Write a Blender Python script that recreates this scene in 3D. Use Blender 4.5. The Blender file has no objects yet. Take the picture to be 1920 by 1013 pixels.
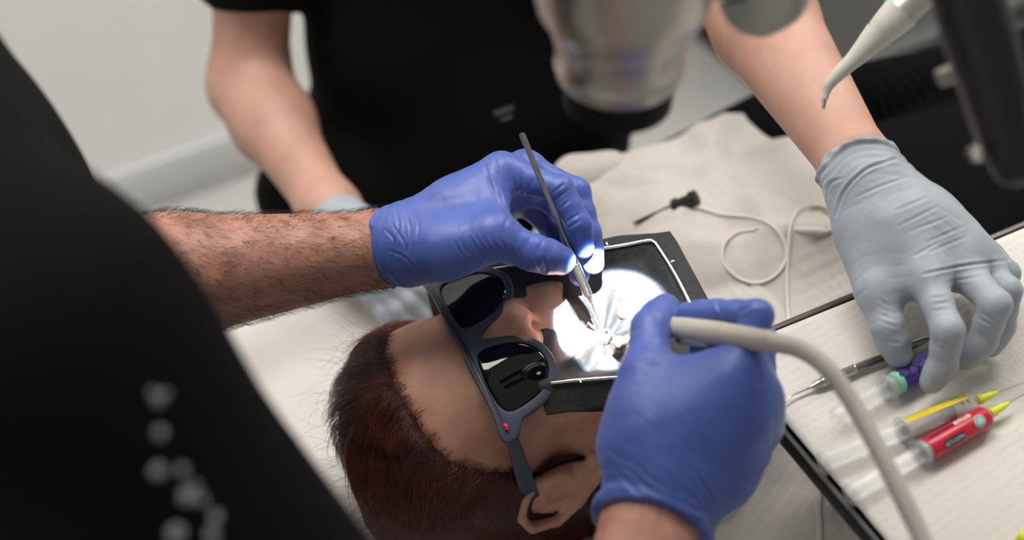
import bpy, bmesh, math, random
import numpy as np
from mathutils import Vector, Matrix
from mathutils.bvhtree import BVHTree
random.seed(7); RNG = np.random.default_rng(7)
SC = bpy.context.scene; COL = SC.collection

# ------------------------------------------------------------------ camera
FPX = 2667.0; CAMZ = 1.65; K = math.sqrt(.5)
cam_d = bpy.data.cameras.new('camera'); cam = bpy.data.objects.new('camera', cam_d); COL.objects.link(cam)
cam.location = (0, 0, CAMZ); cam.rotation_euler = (math.radians(45), 0, 0)
cam_d.sensor_width = 36; cam_d.lens = FPX / 1920 * 36
cam_d.clip_start = .02; cam_d.clip_end = 30
cam_d.dof.use_dof = True; cam_d.dof.focus_distance = 1.03; cam_d.dof.aperture_fstop = 2.5
SC.camera = cam
# ------------------------------------------------------------------ world and exposure
w = bpy.data.worlds.new('world'); SC.world = w; w.use_nodes = True
w.node_tree.nodes['Background'].inputs[0].default_value = (.95, .98, 1, 1)
w.node_tree.nodes['Background'].inputs[1].default_value = .28
SC.view_settings.view_transform = 'Standard'; SC.view_settings.look = 'None'
SC.view_settings.gamma = 1; SC.view_settings.use_curve_mapping = False
SC.view_settings.exposure = 0.12
CEILING_LIGHT = 15.0          # emission of the ceiling panels
SCOPE_WATTS = 105.0           # microscope illuminator

def S(px, py, t):
    """photo pixel + distance along the view axis -> world point"""
    a = (px - 960) / FPX * t; b = (506.5 - py) / FPX * t
    return np.array([a, K * t + K * b, CAMZ - K * t + K * b])
def at_z(px, py, z):
    d = S(px, py, 1) - np.array([0, 0, CAMZ]); return np.array([0, 0, CAMZ]) + d * ((z - CAMZ) / d[2])

# ------------------------------------------------------------------ materials
def mat(name, col, rough=.5, metal=0, noise=None, bump=None, sss=0, trans=0, ior=1.45, emit=None, coat=0, sheen=0, wave=None, col2=None, spec=None, alpha=1):
    m = bpy.data.materials.new(name); m.use_nodes = True; nt = m.node_tree; b = nt.nodes['Principled BSDF']
    I = b.inputs
    I['Base Color'].default_value = (*col, 1); I['Roughness'].default_value = rough; I['Metallic'].default_value = metal
    I['IOR'].default_value = ior
    if spec is not None: I['Specular IOR Level'].default_value = spec
    if sss: I['Subsurface Weight'].default_value = sss; I['Subsurface Radius'].default_value = (.008, .003, .0015); I['Subsurface Scale'].default_value = 1
    if trans: I['Transmission Weight'].default_value = trans
    if coat: I['Coat Weight'].default_value = coat; I['Coat Roughness'].default_value = .05
    if sheen: I['Sheen Weight'].default_value = sheen
    if alpha < 1: I['Alpha'].default_value = alpha
    if emit: I['Emission Color'].default_value = (*emit[0], 1); I['Emission Strength'].default_value = emit[1]
    tc = nt.nodes.new('ShaderNodeTexCoord')
    if noise:
        sc, amt = noise; n = nt.nodes.new('ShaderNodeTexNoise'); n.inputs['Scale'].default_value = sc; n.inputs['Detail'].default_value = 4
        nt.links.new(tc.outputs['Object'], n.inputs['Vector'])
        mx = nt.nodes.new('ShaderNodeMix'); mx.data_type = 'RGBA'
        c2 = col2 or tuple(c * (1 - amt) for c in col)
        mx.inputs['A'].default_value = (*col, 1); mx.inputs['B'].default_value = (*c2, 1)
        rp = nt.nodes.new('ShaderNodeMapRange'); rp.inputs['From Min'].default_value = .35; rp.inputs['From Max'].default_value = .65
        nt.links.new(n.outputs['Fac'], rp.inputs['Value']); nt.links.new(rp.outputs['Result'], mx.inputs['Factor'])
        nt.links.new(mx.outputs['Result'], I['Base Color'])
    prev = None
    if bump:
        for sc, st, stretch in bump:
            n = nt.nodes.new('ShaderNodeTexNoise'); n.inputs['Scale'].default_value = sc; n.inputs['Detail'].default_value = 3
            mp = nt.nodes.new('ShaderNodeMapping'); mp.inputs['Scale'].default_value = stretch
            nt.links.new(tc.outputs['Object'], mp.inputs['Vector']); nt.links.new(mp.outputs['Vector'], n.inputs['Vector'])
            bp = nt.nodes.new('ShaderNodeBump'); bp.inputs['Strength'].default_value = st; bp.inputs['Distance'].default_value = .002
            nt.links.new(n.outputs['Fac'], bp.inputs['Height'])
            if prev: nt.links.new(prev.outputs['Normal'], bp.inputs['Normal'])
            prev = bp
    if wave:
        sc, st, rotz = wave; n = nt.nodes.new('ShaderNodeTexWave'); n.inputs['Scale'].default_value = sc; n.inputs['Distortion'].default_value = .6
        mp = nt.nodes.new('ShaderNodeMapping'); mp.inputs['Rotation'].default_value = (0, 0, rotz)
        nt.links.new(tc.outputs['Object'], mp.inputs['Vector']); nt.links.new(mp.outputs['Vector'], n.inputs['Vector'])
        bp = nt.nodes.new('ShaderNodeBump'); bp.inputs['Strength'].default_value = st; bp.inputs['Distance'].default_value = .002
        nt.links.new(n.outputs['Fac'], bp.inputs['Height'])
        if prev: nt.links.new(prev.outputs['Normal'], bp.inputs['Normal'])
        prev = bp
    if prev: nt.links.new(prev.outputs['Normal'], I['Normal'])
    return m
I3 = (1, 1, 1)
M = dict(
    wall=mat('painted_wall', (.91, .91, .885), .7, noise=(2, .04), bump=[(60, .05, I3)]),
    cove=mat('vinyl_cove', (.60, .61, .62), .5, noise=(5, .05)),
    floor=mat('vinyl_floor', (.44, .445, .435), .45, noise=(3, .08), col2=(.47, .45, .42)),
    ceiling=mat('ceiling_paint', (.7, .7, .68), .9, noise=(3, .04)),
    lamp=mat('lamp_diffuser', (.9, .9, .9), .5, emit=((1, .965, .92), CEILING_LIGHT)),
    skin_d=mat('skin_forearm', (.44, .222, .158), .5, noise=(55, .2), col2=(.35, .155, .112), bump=[(900, .25, I3)], sss=.12),
    skin_a=mat('skin_fair', (.49, .285, .215), .5, noise=(28, .15), col2=(.43, .232, .172), bump=[(900, .15, I3)], sss=.12),
    skin_p=mat('skin_patient', (.52, .285, .195), .42, noise=(38, .18), col2=(.43, .205, .14), bump=[(800, .3, I3), (60, .1, (1, 3, 1))], sss=.14),
    glove=mat('blue_nitrile', (.060, .108, .395), .42, noise=(40, .12), bump=[(35, .12, (1, 1, 1)), (260, .10, (1, 1, 1))], sheen=.15),
    glove2=mat('pale_nitrile', (.335, .375, .42), .5, noise=(30, .1), bump=[(45, .15, I3), (260, .12, I3)], sheen=.1),
    shirt=mat('black_cotton', (.0036, .0036, .0037), .85, bump=[(15, .3, I3), (900, .3, I3)], spec=.12),
    knit=mat('black_knit', (.0035, .0035, .004), .9, bump=[(14, .3, I3)], spec=.06),
    trouser=mat('pale_trouser', (.62, .56, .54), .8, bump=[(20, .4, I3)]),
    dtrouser=mat('dark_trouser', (.03, .03, .035), .85, bump=[(20, .4, I3)]),
    shoe=mat('white_shoe', (.6, .6, .6), .5, bump=[(40, .1, I3)]),
    strand=mat('auburn_strand', (.13, .026, .013), .36, noise=(90, .5)),
    hair=mat('auburn_hair', (.060, .013, .008), .42, noise=(60, .5), bump=[(120, .8, (8, 8, 1))]),
    dhair=mat('dark_hair', (.012, .009, .007), .5, noise=(60, .3)),
    bib=mat('bib_paper', (.55, .52, .48), .75, noise=(14, .05), bump=[(26, .9, I3), (70, .5, I3), (500, .15, I3)]),
    paper=mat('tray_paper', (.66, .63, .58), .75, noise=(10, .04), bump=[(12, .35, I3), (420, .25, I3)], wave=(48, .12, .95)),
    tray=mat('tray_metal', (.12, .10, .09), .4, metal=.6, noise=(30, .2)),
    tray_side=mat('tray_black_side', (.01, .009, .009), .45, noise=(30, .2)),
    steel=mat('steel', (.56, .54, .51), .26, metal=1, noise=(80, .1)),
    satin=mat('satin_steel', (.52, .49, .45), .42, metal=.65, noise=(80, .1)),
    dsteel=mat('dark_steel', (.40, .385, .365), .28, metal=1, noise=(80, .15)),
    scope=mat('microscope_steel', (.50, .475, .44), .33, metal=.9, noise=(20, .06)),
    scope_dark=mat('microscope_dark', (.05, .05, .052), .45, noise=(20, .06)),
    scope_grey=mat('microscope_grey', (.40, .40, .36), .5, noise=(20, .06)),
    black=mat('black_plastic', (.010, .010, .011), .4, noise=(30, .2)),
    matte=mat('matte_black', (.004, .004, .004), .6, noise=(30, .2), spec=.2),
    blackarm=mat('black_arm_paint', (.011, .011, .012), .45, noise=(12, .2)),
    lensglass=mat('lens_glass', (.01, .012, .02), .03, coat=1),
    glowlens=mat('lamp_port', (.9, .9, .9), .3, emit=((.95, .97, 1), 8)),
    dam=mat('rubber_dam', (.032, .033, .033), .62, noise=(260, .35), bump=[(140, .06, I3), (700, .08, I3)], spec=.3),
    wire=mat('frame_wire', (.62, .61, .59), .2, metal=1, noise=(90, .08)),
    specs=mat('sunglass_frame', (.045, .055, .085), .42, noise=(60, .1)),
    lens=mat('sunglass_lens', (.004, .004, .004), .015, ior=1.42, noise=(10, .1)),
    red=mat('red_enamel', (.55, .012, .03), .3, noise=(60, .1)),
    cable=mat('grey_cable', (.48, .455, .42), .5, noise=(40, .06)),
    white=mat('white_plastic', (.66, .63, .57), .4, noise=(40, .04)),
    wcable=mat('white_cable', (.68, .65, .58), .5, noise=(40, .04)),
    syr=mat('syringe_grey', (.56, .55, .49), .42, noise=(40, .04)),
    hp=mat('handpiece_body', (.46, .425, .37), .36, noise=(40, .05)),
    green=mat('green_ring', (.02, .35, .22), .35, noise=(40, .1)),
    clear=mat('clear_plastic', (.86, .87, .86), .15, noise=(9, .02), alpha=.17),
    purple=mat('purple_label', (.085, .05, .30), .4, noise=(40, .08)),
    mint=mat('mint_band', (.24, .68, .42), .4, noise=(40, .05)),
    redl=mat('red_label', (.52, .012, .04), .3, noise=(40, .08)),
    yellow=mat('yellow_label', (.83, .60, .02), .4, noise=(40, .05)),
    lime=mat('lime_hub', (.70, .74, .05), .35, noise=(40, .05)),
    needle=mat('needle_steel', (.5, .5, .48), .3, metal=1, noise=(90, .1)),
    wood=mat('wood_stick', (.58, .38, .19), .6, noise=(60, .25)),
    dotp=mat('dot_print', (.30, .31, .31), .6, noise=(50, .04)),
    inkw=mat('white_print', (.75, .75, .72), .5, noise=(50, .04)),
    inkg=mat('grey_print', (.07, .07, .07), .6, noise=(50, .04)),
    inkb=mat('black_print', (.012, .012, .014), .45, noise=(50, .04)),
    green_print=mat('green_print', (.16, .42, .10), .4, noise=(50, .1)),
    cyan_print=mat('cyan_print', (.40, .62, .66), .4, noise=(50, .1)),
    sheet=mat('white_sheet', (.56, .53, .505), .8, bump=[(14, .4, I3), (900, .2, I3)], noise=(6, .03)),
    greyvinyl=mat('grey_vinyl', (.31, .335, .34), .45, noise=(14, .06), bump=[(30, .15, I3)]),
    cabinet=mat('cabinet_grey', (.20, .20, .198), .45, noise=(4, .06)),
    cab_edge=mat('cabinet_edge', (.27, .275, .28), .35, noise=(4, .05)),
    tooth=mat('tooth', (.72, .66, .52), .3, noise=(90, .1)),
    gum=mat('mouth_tissue', (.30, .06, .055), .3, noise=(90, .2)),
)
# ------------------------------------------------------------------ object helpers
def tag(o, label=None, cat=None, group=None, kind=None):
    if label: o['label'] = label
    if cat: o['category'] = cat
    if group: o['group'] = group
    if kind: o['kind'] = kind
    return o
def empty(name, loc, label, cat, group=None):
    o = bpy.data.objects.new(name, None); COL.objects.link(o); o.location = loc; o.empty_display_size = .02
    return tag(o, label, cat, group)
def link(name, me, m, parent=None):
    o = bpy.data.objects.new(name, me); COL.objects.link(o)
    if m is not None:
        me.materials.clear(); me.materials.append(m)
    if parent is not None:
        o.parent = parent; o.matrix_parent_inverse = Matrix.Translation(-Vector(parent.location))
    return o
def mesh_np(name, V, Q, smooth=True):
    """V (n,3), Q (m,4) or (m,3) index arrays"""
    V = np.asarray(V, np.float32); Q = np.asarray(Q, np.int32)
    me = bpy.data.meshes.new(name); me.vertices.add(len(V)); me.vertices.foreach_set('co', V.ravel())
    k = Q.shape[1]; me.loops.add(Q.size); me.loops.foreach_set('vertex_index', Q.ravel())
    me.polygons.add(len(Q)); me.polygons.foreach_set('loop_start', np.arange(0, Q.size, k, dtype=np.int32))
    me.polygons.foreach_set('use_smooth', np.full(len(Q), smooth))
    me.update(calc_edges=True); me.validate()
    return me
def unit(v): v = np.asarray(v, float); return v / (np.linalg.norm(v) + 1e-12)
def frame_of(d):
    d = unit(d); a = np.array([0, 0, 1.]) if abs(d[2]) < .9 else np.array([1., 0, 0])
    x = unit(np.cross(a, d)); return x, np.cross(d, x), d
def spline(pts, n=8):
    """Catmull-Rom through pts"""
    P = np.asarray(pts, float); P = np.vstack([2 * P[0] - P[1], P, 2 * P[-1] - P[-2]]); out = []
    for i in range(1, len(P) - 2):
        for j in range(n):
            u = j / n; a, b, c, d = P[i - 1:i + 3]
            out.append(.5 * (2 * b + (c - a) * u + (2 * a - 5 * b + 4 * c - d) * u * u + (3 * b - a - 3 * c + d) * u ** 3))
    out.append(P[-2]); return np.array(out)
def tube_geo(path, radii, seg=16, cap=True, flat=1.0):
    P = np.asarray(path, float); n = len(P); R = np.broadcast_to(np.asarray(radii, float), (n,))
    T = np.gradient(P, axis=0); T /= np.linalg.norm(T, axis=1)[:, None] + 1e-12
    x, y, _ = frame_of(T[0]); V = []
    for i in range(n):
        x = unit(x - T[i] * (x @ T[i])); y = np.cross(T[i], x)
        a = np.linspace(0, 2 * np.pi, seg, endpoint=False)
        V.append(P[i] + R[i] * (np.cos(a)[:, None] * x + flat * np.sin(a)[:, None] * y))
    V = np.concatenate(V); Q = []
    for i in range(n - 1):
        for j in range(seg):
            Q.append((i * seg + j, i * seg + (j + 1) % seg, (i + 1) * seg + (j + 1) % seg, (i + 1) * seg + j))
    if cap:
        for i, c in ((0, P[0]), (n - 1, P[-1])):
            k = len(V); V = np.vstack([V, c])
            for j in range(seg):
                a, b = i * seg + j, i * seg + (j + 1) % seg
                Q.append((k, b, a, a) if i == 0 else (k, a, b, b))
    return V, [q if q[2] != q[3] else q[:3] for q in Q]
def poly_mesh(name, V, F, smooth=True, auto=None):
    me = bpy.data.meshes.new(name); me.from_pydata([tuple(map(float, v)) for v in V], [], [tuple(int(i) for i in f) for f in F]); me.validate(); me.update()
    if smooth: me.polygons.foreach_set('use_smooth', [True] * len(me.polygons))
    if auto is not None:
        try: me.set_sharp_from_angle(angle=math.radians(auto))
        except Exception: pass
    return me
def tube(name, path, radii, m, parent=None, seg=16, flat=1.0, auto=40):
    V, F = tube_geo(path, radii, seg, True, flat); return link(name, poly_mesh(name, V, F, True, auto), m, parent)
def lathe(name, p0, p1, prof, m, parent=None, seg=32, auto=35):
    """prof: list of (distance along p0->p1 in m, radius)"""
    p0 = np.asarray(p0, float); d = unit(np.asarray(p1, float) - p0); x, y, d = frame_of(d); V = []
    a = np.linspace(0, 2 * np.pi, seg, endpoint=False)
    for s, r in prof: V.append(p0 + d * s + max(r, 1e-5) * (np.cos(a)[:, None] * x + np.sin(a)[:, None] * y))
    n = len(prof); V = np.concatenate(V); F = []
    for i in range(n - 1):
        for j in range(seg): F.append((i * seg + j, i * seg + (j + 1) % seg, (i + 1) * seg + (j + 1) % seg, (i + 1) * seg + j))
    F.append(tuple(range(seg))[::-1]); F.append(tuple(range((n - 1) * seg, n * seg)))
    return link(name, poly_mesh(name, V, F, True, auto), m, parent)
def rbox(name, size, R, c, m, parent=None, bev=.004, seg=3):
    bm = bmesh.new(); bmesh.ops.create_cube(bm, size=1)
    for v in bm.verts: v.co = Vector((v.co.x * size[0], v.co.y * size[1], v.co.z * size[2]))
    if bev: bmesh.ops.bevel(bm, geom=list(bm.edges), offset=bev, segments=seg, profile=.5, affect='EDGES')
    R = np.asarray(R, float); c = np.asarray(c, float)
    for v in bm.verts: v.co = Vector(R @ np.array(v.co) + c)
    me = bpy.data.meshes.new(name); bm.to_mesh(me); bm.free()
    me.polygons.foreach_set('use_smooth', [True] * len(me.polygons))
    try: me.set_sharp_from_angle(angle=math.radians(40))
    except Exception: pass
    return link(name, me, m, parent)
def rotz(a): c, s = math.cos(a), math.sin(a); return np.array([[c, -s, 0], [s, c, 0], [0, 0, 1.]])

# ------------------------------------------------------------------ implicit surfaces (smooth union of round cones and ellipsoids)
class Field:
    def __init__(f, lo, hi, h):
        f.h = h; mg = 3 * h + .009; f.lo = np.asarray(lo, float) - mg; n = np.ceil((np.asarray(hi, float) + mg - f.lo) / h).astype(int) + 1
        f.n = n; f.D = np.full(n, .06, np.float32)
        f.ax = [(f.lo[i] + h * np.arange(n[i])).astype(np.float32) for i in range(3)]
    def sl(f, lo, hi, mg):
        a = np.clip(np.floor((lo - mg - f.lo) / f.h).astype(int), 0, f.n); b = np.clip(np.ceil((hi + mg - f.lo) / f.h).astype(int) + 1, 0, f.n)
        return tuple(slice(a[i], b[i]) for i in range(3))
    def grid(f, s):
        return f.ax[0][s[0]][:, None, None], f.ax[1][s[1]][None, :, None], f.ax[2][s[2]][None, None, :]
def d_cone(g, a, ra, b, rb):
    a = np.asarray(a, float); ab = np.asarray(b, float) - a; L2 = ab @ ab + 1e-12
    X, Y, Z = g[0] - a[0], g[1] - a[1], g[2] - a[2]
    h = np.clip((X * ab[0] + Y * ab[1] + Z * ab[2]) / L2, 0, 1)
    return np.sqrt((X - h * ab[0]) ** 2 + (Y - h * ab[1]) ** 2 + (Z - h * ab[2]) ** 2) - (ra + h * (rb - ra))
def d_ell(g, c, r, R):
    X, Y, Z = g[0] - c[0], g[1] - c[1], g[2] - c[2]; q0 = 0; q1 = 0
    for i in range(3):
        p = X * R[0, i] + Y * R[1, i] + Z * R[2, i]; q0 = q0 + (p / r[i]) ** 2; q1 = q1 + (p / r[i] ** 2) ** 2
    k0 = np.sqrt(q0); k1 = np.sqrt(q1) + 1e-9
    return np.where(k0 < .25, (k0 - 1) * min(r), k0 * (k0 - 1) / k1)
def smin(a, b, k):
    if k <= 0: return np.minimum(a, b)
    h = np.maximum(k - np.abs(a - b), 0) / k; return np.minimum(a, b) - h * h * k * .25
EYE = np.eye(3)
def cone(a, ra, b, rb, k=.008): return ('c', np.asarray(a, float), ra, np.asarray(b, float), rb, k)
def ell(c, r, R=EYE, k=.008, sub=False): return ('s' if sub else 'e', np.asarray(c, float), r, R, k)
def chain(P, R, k=.0): return [cone(P[i], R[i], P[i + 1], R[i + 1], k) for i in range(len(P) - 1)]
def bounds(prims):
    lo = np.full(3, 9.); hi = np.full(3, -9.)
    for p in prims:
        if p[0] == 'c': pts = [(p[1], p[2]), (p[3], p[4])]
        elif p[0] == 'e': pts = [(p[1], max(p[2]))]
        else: continue
        for c, r in pts: lo = np.minimum(lo, c - r); hi = np.maximum(hi, c + r)
    return lo, hi
def add_prims(f, prims, D=None):
    D = f.D if D is None else D
    for p in prims:
        lo, hi = bounds([p]) if p[0] != 's' else (p[1] - max(p[2]), p[1] + max(p[2]))
        k = p[-1]; s = f.sl(lo, hi, max(k, 0) + 3 * f.h); g = f.grid(s)
        if D[s].size == 0: continue
        d = (d_cone(g, *p[1:5]) if p[0] == 'c' else d_ell(g, *p[1:4])).astype(np.float32)
        D[s] = -smin(-D[s], d, k) if p[0] == 's' else smin(D[s], d, k)
    return D
def nets(f):
    D = f.D; s = D < 0; c = np.zeros(np.array(D.shape) - 1, np.int8); cor = [(i, j, k) for i in (0, 1) for j in (0, 1) for k in (0, 1)]
    n = D.shape
    for i, j, k in cor: c += s[i:n[0] - 1 + i, j:n[1] - 1 + j, k:n[2] - 1 + k]
    mixed = (c > 0) & (c < 8); idx = np.argwhere(mixed); vid = np.full(c.shape, -1, np.int32); vid[mixed] = np.arange(len(idx))
    acc = np.zeros((len(idx), 3)); cnt = np.zeros(len(idx))
    for a in cor:
        for ax in range(3):
            if a[ax]: continue
            b = list(a); b[ax] = 1
            da = D[idx[:, 0] + a[0], idx[:, 1] + a[1], idx[:, 2] + a[2]]; db = D[idx[:, 0] + b[0], idx[:, 1] + b[1], idx[:, 2] + b[2]]
            x = (da < 0) != (db < 0); t = np.where(x, da / np.where(x, da - db, 1), 0)
            p = np.array(a, float)[None].repeat(len(idx), 0); p[:, ax] += t; acc += p * x[:, None]; cnt += x
    V = f.lo + f.h * (idx + acc / cnt[:, None]); Q = []
    for ax in range(3):
        a1, a2 = (ax + 1) % 3, (ax + 2) % 3
        s0 = [slice(None)] * 3; s1 = [slice(None)] * 3; s0[ax] = slice(0, -1); s1[ax] = slice(1, None)
        e = np.argwhere(s[tuple(s0)] != s[tuple(s1)]); e = e[(e[:, a1] > 0) & (e[:, a2] > 0) & (e[:, a1] < n[a1] - 1) & (e[:, a2] < n[a2] - 1)]
        ins = s[e[:, 0], e[:, 1], e[:, 2]]
        def cell(o1, o2):
            q = e.copy(); q[:, a1] -= o1; q[:, a2] -= o2; return vid[q[:, 0], q[:, 1], q[:, 2]]
        q = np.stack([cell(1, 1), cell(0, 1), cell(0, 0), cell(1, 0)], 1); q[~ins] = q[~ins][:, ::-1]; Q.append(q)
    return V, np.concatenate(Q)
def vnormals(V, Q):
    fn = np.cross(V[Q[:, 2]] - V[Q[:, 0]], V[Q[:, 3]] - V[Q[:, 1]]); N = np.zeros_like(V)
    for i in range(4):
        for j in range(3): N[:, j] += np.bincount(Q[:, i], fn[:, j], len(V))
    return N / (np.linalg.norm(N, axis=1)[:, None] + 1e-12)
def relax(V, Q, it=2, lam=.5):
    a = np.concatenate([Q[:, 0], Q[:, 1], Q[:, 2], Q[:, 3]]); b = np.concatenate([Q[:, 1], Q[:, 2], Q[:, 3], Q[:, 0]])
    deg = np.bincount(a, minlength=len(V)) + np.bincount(b, minlength=len(V))
    for _ in range(it):
        N = np.stack([np.bincount(a, V[b, j], len(V)) + np.bincount(b, V[a, j], len(V)) for j in range(3)], 1) / np.maximum(deg, 1)[:, None]
        V = V + lam * (N - V)
    return V
def folds(V, amp, freq, n=6, seed=1, stretch=(1, 1, 1)):
    r = np.random.default_rng(seed); out = np.zeros(len(V)); st = np.array(stretch)
    for i in range(n):
        k = unit(r.normal(size=3)) * freq * r.uniform(.6, 1.6) * st
        ph = V @ k + r.uniform(0, 6.3); ph += 1.3 * np.sin(V @ (unit(r.normal(size=3)) * freq * .5) + r.uniform(0, 6)); out += np.sin(ph)
    return amp * out / math.sqrt(n)
def creases(V, spots):
    """spots: (centre, axis, reach, wavelength, amplitude)"""
    d = np.zeros(len(V))
    for c, ax, reach, lam, amp in spots:
        q = V - np.asarray(c); s = q @ unit(ax); wgt = np.exp(-((q ** 2).sum(1)) / reach ** 2)
        m_ = .5 + .5 * np.sin(170 * q[:, 0] - 120 * q[:, 1] + 95 * q[:, 2] + 40 * amp / .0005)
        d += -amp * 2.6 * wgt * m_ * np.exp(2.2 * (np.sin(6.283 * s / (lam * 1.25) + 1.6 * np.sin(110 * q[:, 0] + 90 * q[:, 2] + 60 * q[:, 1])) - 1))
    return d
def organic(name, prims, h, m, parent=None, groups=None, gk=.01, disp=None, it=2, cut=None):
    """prims blend in order; groups = lists each blended onto that base, but not onto one another"""
    lo, hi = bounds(prims + sum(groups or [], [])); f = Field(lo, hi, h); add_prims(f, prims)
    if groups:
        A = f.D.copy()
        for gr in groups:
            lo, hi = bounds(gr); s = f.sl(lo, hi, gk + 4 * h); sub = Field(lo, hi, h)
            sub.lo = f.lo + h * np.array([x.start for x in s]); sub.D = np.full(A[s].shape, .06, np.float32); sub.n = np.array(sub.D.shape)
            sub.ax = [f.ax[i][s[i]] for i in range(3)]; add_prims(sub, gr)
            f.D[s] = np.minimum(f.D[s], smin(A[s], sub.D, gk))
    if cut: cut(f)
    V, Q = nets(f); V = relax(V, Q, it)
    if disp is not None:
        global CURN
        CURN = vnormals(V, Q); d = disp(V); V = V + CURN * d[:, None]
    return link(name, mesh_np(name, V, Q), m, parent), V, Q
def strands(name, polys, rad, m, parent=None, sides=3):
    """many hairs as one mesh; polys (n, k, 3)"""
    P = np.asarray(polys, float); n, k, _ = P.shape; T = np.gradient(P, axis=1); T /= np.linalg.norm(T, axis=2)[..., None] + 1e-12
    ref = np.where(np.abs(T[..., 2:3]) < .9, np.array([0, 0, 1.]), np.array([1., 0, 0])); X = np.cross(ref, T); X /= np.linalg.norm(X, axis=2)[..., None] + 1e-12; Y = np.cross(T, X)
    r = (np.asarray(rad).reshape(-1, 1) * np.linspace(1, .35, k)[None])[..., None]
    V = np.stack([P + r * (math.cos(a) * X + math.sin(a) * Y) for a in np.arange(sides) * 2 * math.pi / sides], 2).reshape(-1, 3)
    base = (np.arange(n)[:, None, None] * k + np.arange(k - 1)[None, :, None]) * sides + np.arange(sides)[None, None]
    nxt = (np.arange(sides) + 1) % sides
    b2 = (np.arange(n)[:, None, None] * k + np.arange(k - 1)[None, :, None]) * sides + nxt[None, None]
    Q = np.stack([base, b2, b2 + sides, base + sides], -1).reshape(-1, 4)
    return link(name, mesh_np(name, V, Q), m, parent)
def bvh(o):
    me = o.data; return BVHTree.FromPolygons([v.co for v in me.vertices], [p.vertices for p in me.polygons])

# ================================================================== THE ROOM
WA = math.radians(31.0); WD = np.array([math.cos(WA), math.sin(WA), 0]); WN = np.array([math.sin(WA), -math.cos(WA), 0]); WO = np.array([-.64, 1.79, 0])
def room(a, b, z=0): return WO + WD * a + WN * b + np.array([0, 0, z])
RW = np.stack([WD, -WN, [0, 0, 1]], 1)          # box axes: along the wall, into the wall, up
def slab(name, a0, a1, b0, b1, z0, z1, m, parent=None, bev=0):
    c = room((a0 + a1) / 2, (b0 + b1) / 2, (z0 + z1) / 2); return rbox(name, (a1 - a0, abs(b1 - b0), z1 - z0), RW, c, m, parent, bev, 2)
tag(slab('floor', -1.3, 3.4, -.05, 3.7, -.1, 0, M['floor']), kind='structure')
tag(slab('ceiling', -1.3, 3.4, -.1, 3.7, 2.6, 2.7, M['ceiling']), kind='structure')
tag(slab('wall_back', -1.3, 3.4, -.1, 0, 0, 2.6, M['wall']), kind='structure')
tag(slab('wall_left', -1.4, -1.3, -.1, 3.7, 0, 2.6, M['wall']), kind='structure')
tag(slab('wall_right', 3.4, 3.5, -.1, 3.7, 0, 2.6, M['wall']), kind='structure')
bb = slab('baseboard_back', -1.3, 3.4, .0, .012, 0, .10, M['cove'], bev=.004); tag(bb, kind='structure')
tag(slab('trim_1', -.20, -.165, .0, .02, .10, 2.6, M['bib'], bev=.004), kind='structure')
# ceiling light panels
def ceiling_light(a, b, wa, wb, label):
    c = room(a, b, 2.585); e = empty('ceiling_light', c, label, 'ceiling light', 'ceiling light panels')
    rbox('lamp_diffuser', (wa, wb, .012), RW, room(a, b, 2.588), M['lamp'], e, .002, 1)
    for s in (-1, 1):
        rbox('lamp_frame', (wa + .04, .02, .03), RW, room(a, b + s * (wb / 2 + .01), 2.585), M['white'], e, .002, 1)
        rbox('lamp_frame', (.02, wb, .03), RW, room(a + s * (wa / 2 + .01), b, 2.585), M['white'], e, .002, 1)
PA = (np.array([-.34, 1.25, 0]) - WO); pa, pb = PA @ WD, PA @ WN
ceiling_light(pa, pb, 1.15, .58, 'bright ceiling light panel above the seated assistant')
ceiling_light(pa + 1.7, pb + .1, 1.15, .58, 'bright ceiling light panel above the foot of the dental chair')
# grey cabinet against the far wall
g0 = at_z(1590, 176, 0.0); g1 = at_z(1755, 85, 0.0)
ga = (g0 - WO) @ WD; gb = .40
cab = empty('cabinet', room(ga + .3, gb / 2), 'low dark grey cabinet standing against the far wall', 'cabinet')
slab('carcass', ga - .16, ga + 1.5, .012, gb - .02, .07, .86, M['cabinet'], cab, .004)
slab('plinth', ga - .14, ga + 1.48, .03, gb - .06, 0, .07, M['black'], cab, .002)
for i in range(3):
    d = slab('door', ga - .15 + i * .55, ga + .39 + i * .55, gb - .02, gb, .10, .84, M['cabinet'], cab, .004)
    slab('edge_strip', ga - .15 + i * .55, ga + .39 + i * .55, gb, gb + .006, .082, .112, M['cab_edge'], d, .002)
slab('worktop', ga - .18, ga + 1.52, .012, gb + .02, .86, .89, M['white'], cab, .004)
# steel post stand
pf = S(1425, 200, 2.35)
ps = empty('equipment_stand', (pf[0], pf[1], 0), 'slim steel pole of a floor stand behind the patient', 'stand')
lathe('pole', (pf[0], pf[1], .02), (pf[0], pf[1], 1), [(0, .011), (.95, .011)], M['steel'], ps, 20)
lathe('base', (pf[0], pf[1], 0), (pf[0], pf[1], 1), [(0, .15), (.012, .15), (.03, .03), (.04, .013)], M['scope_grey'], ps, 32)

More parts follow.
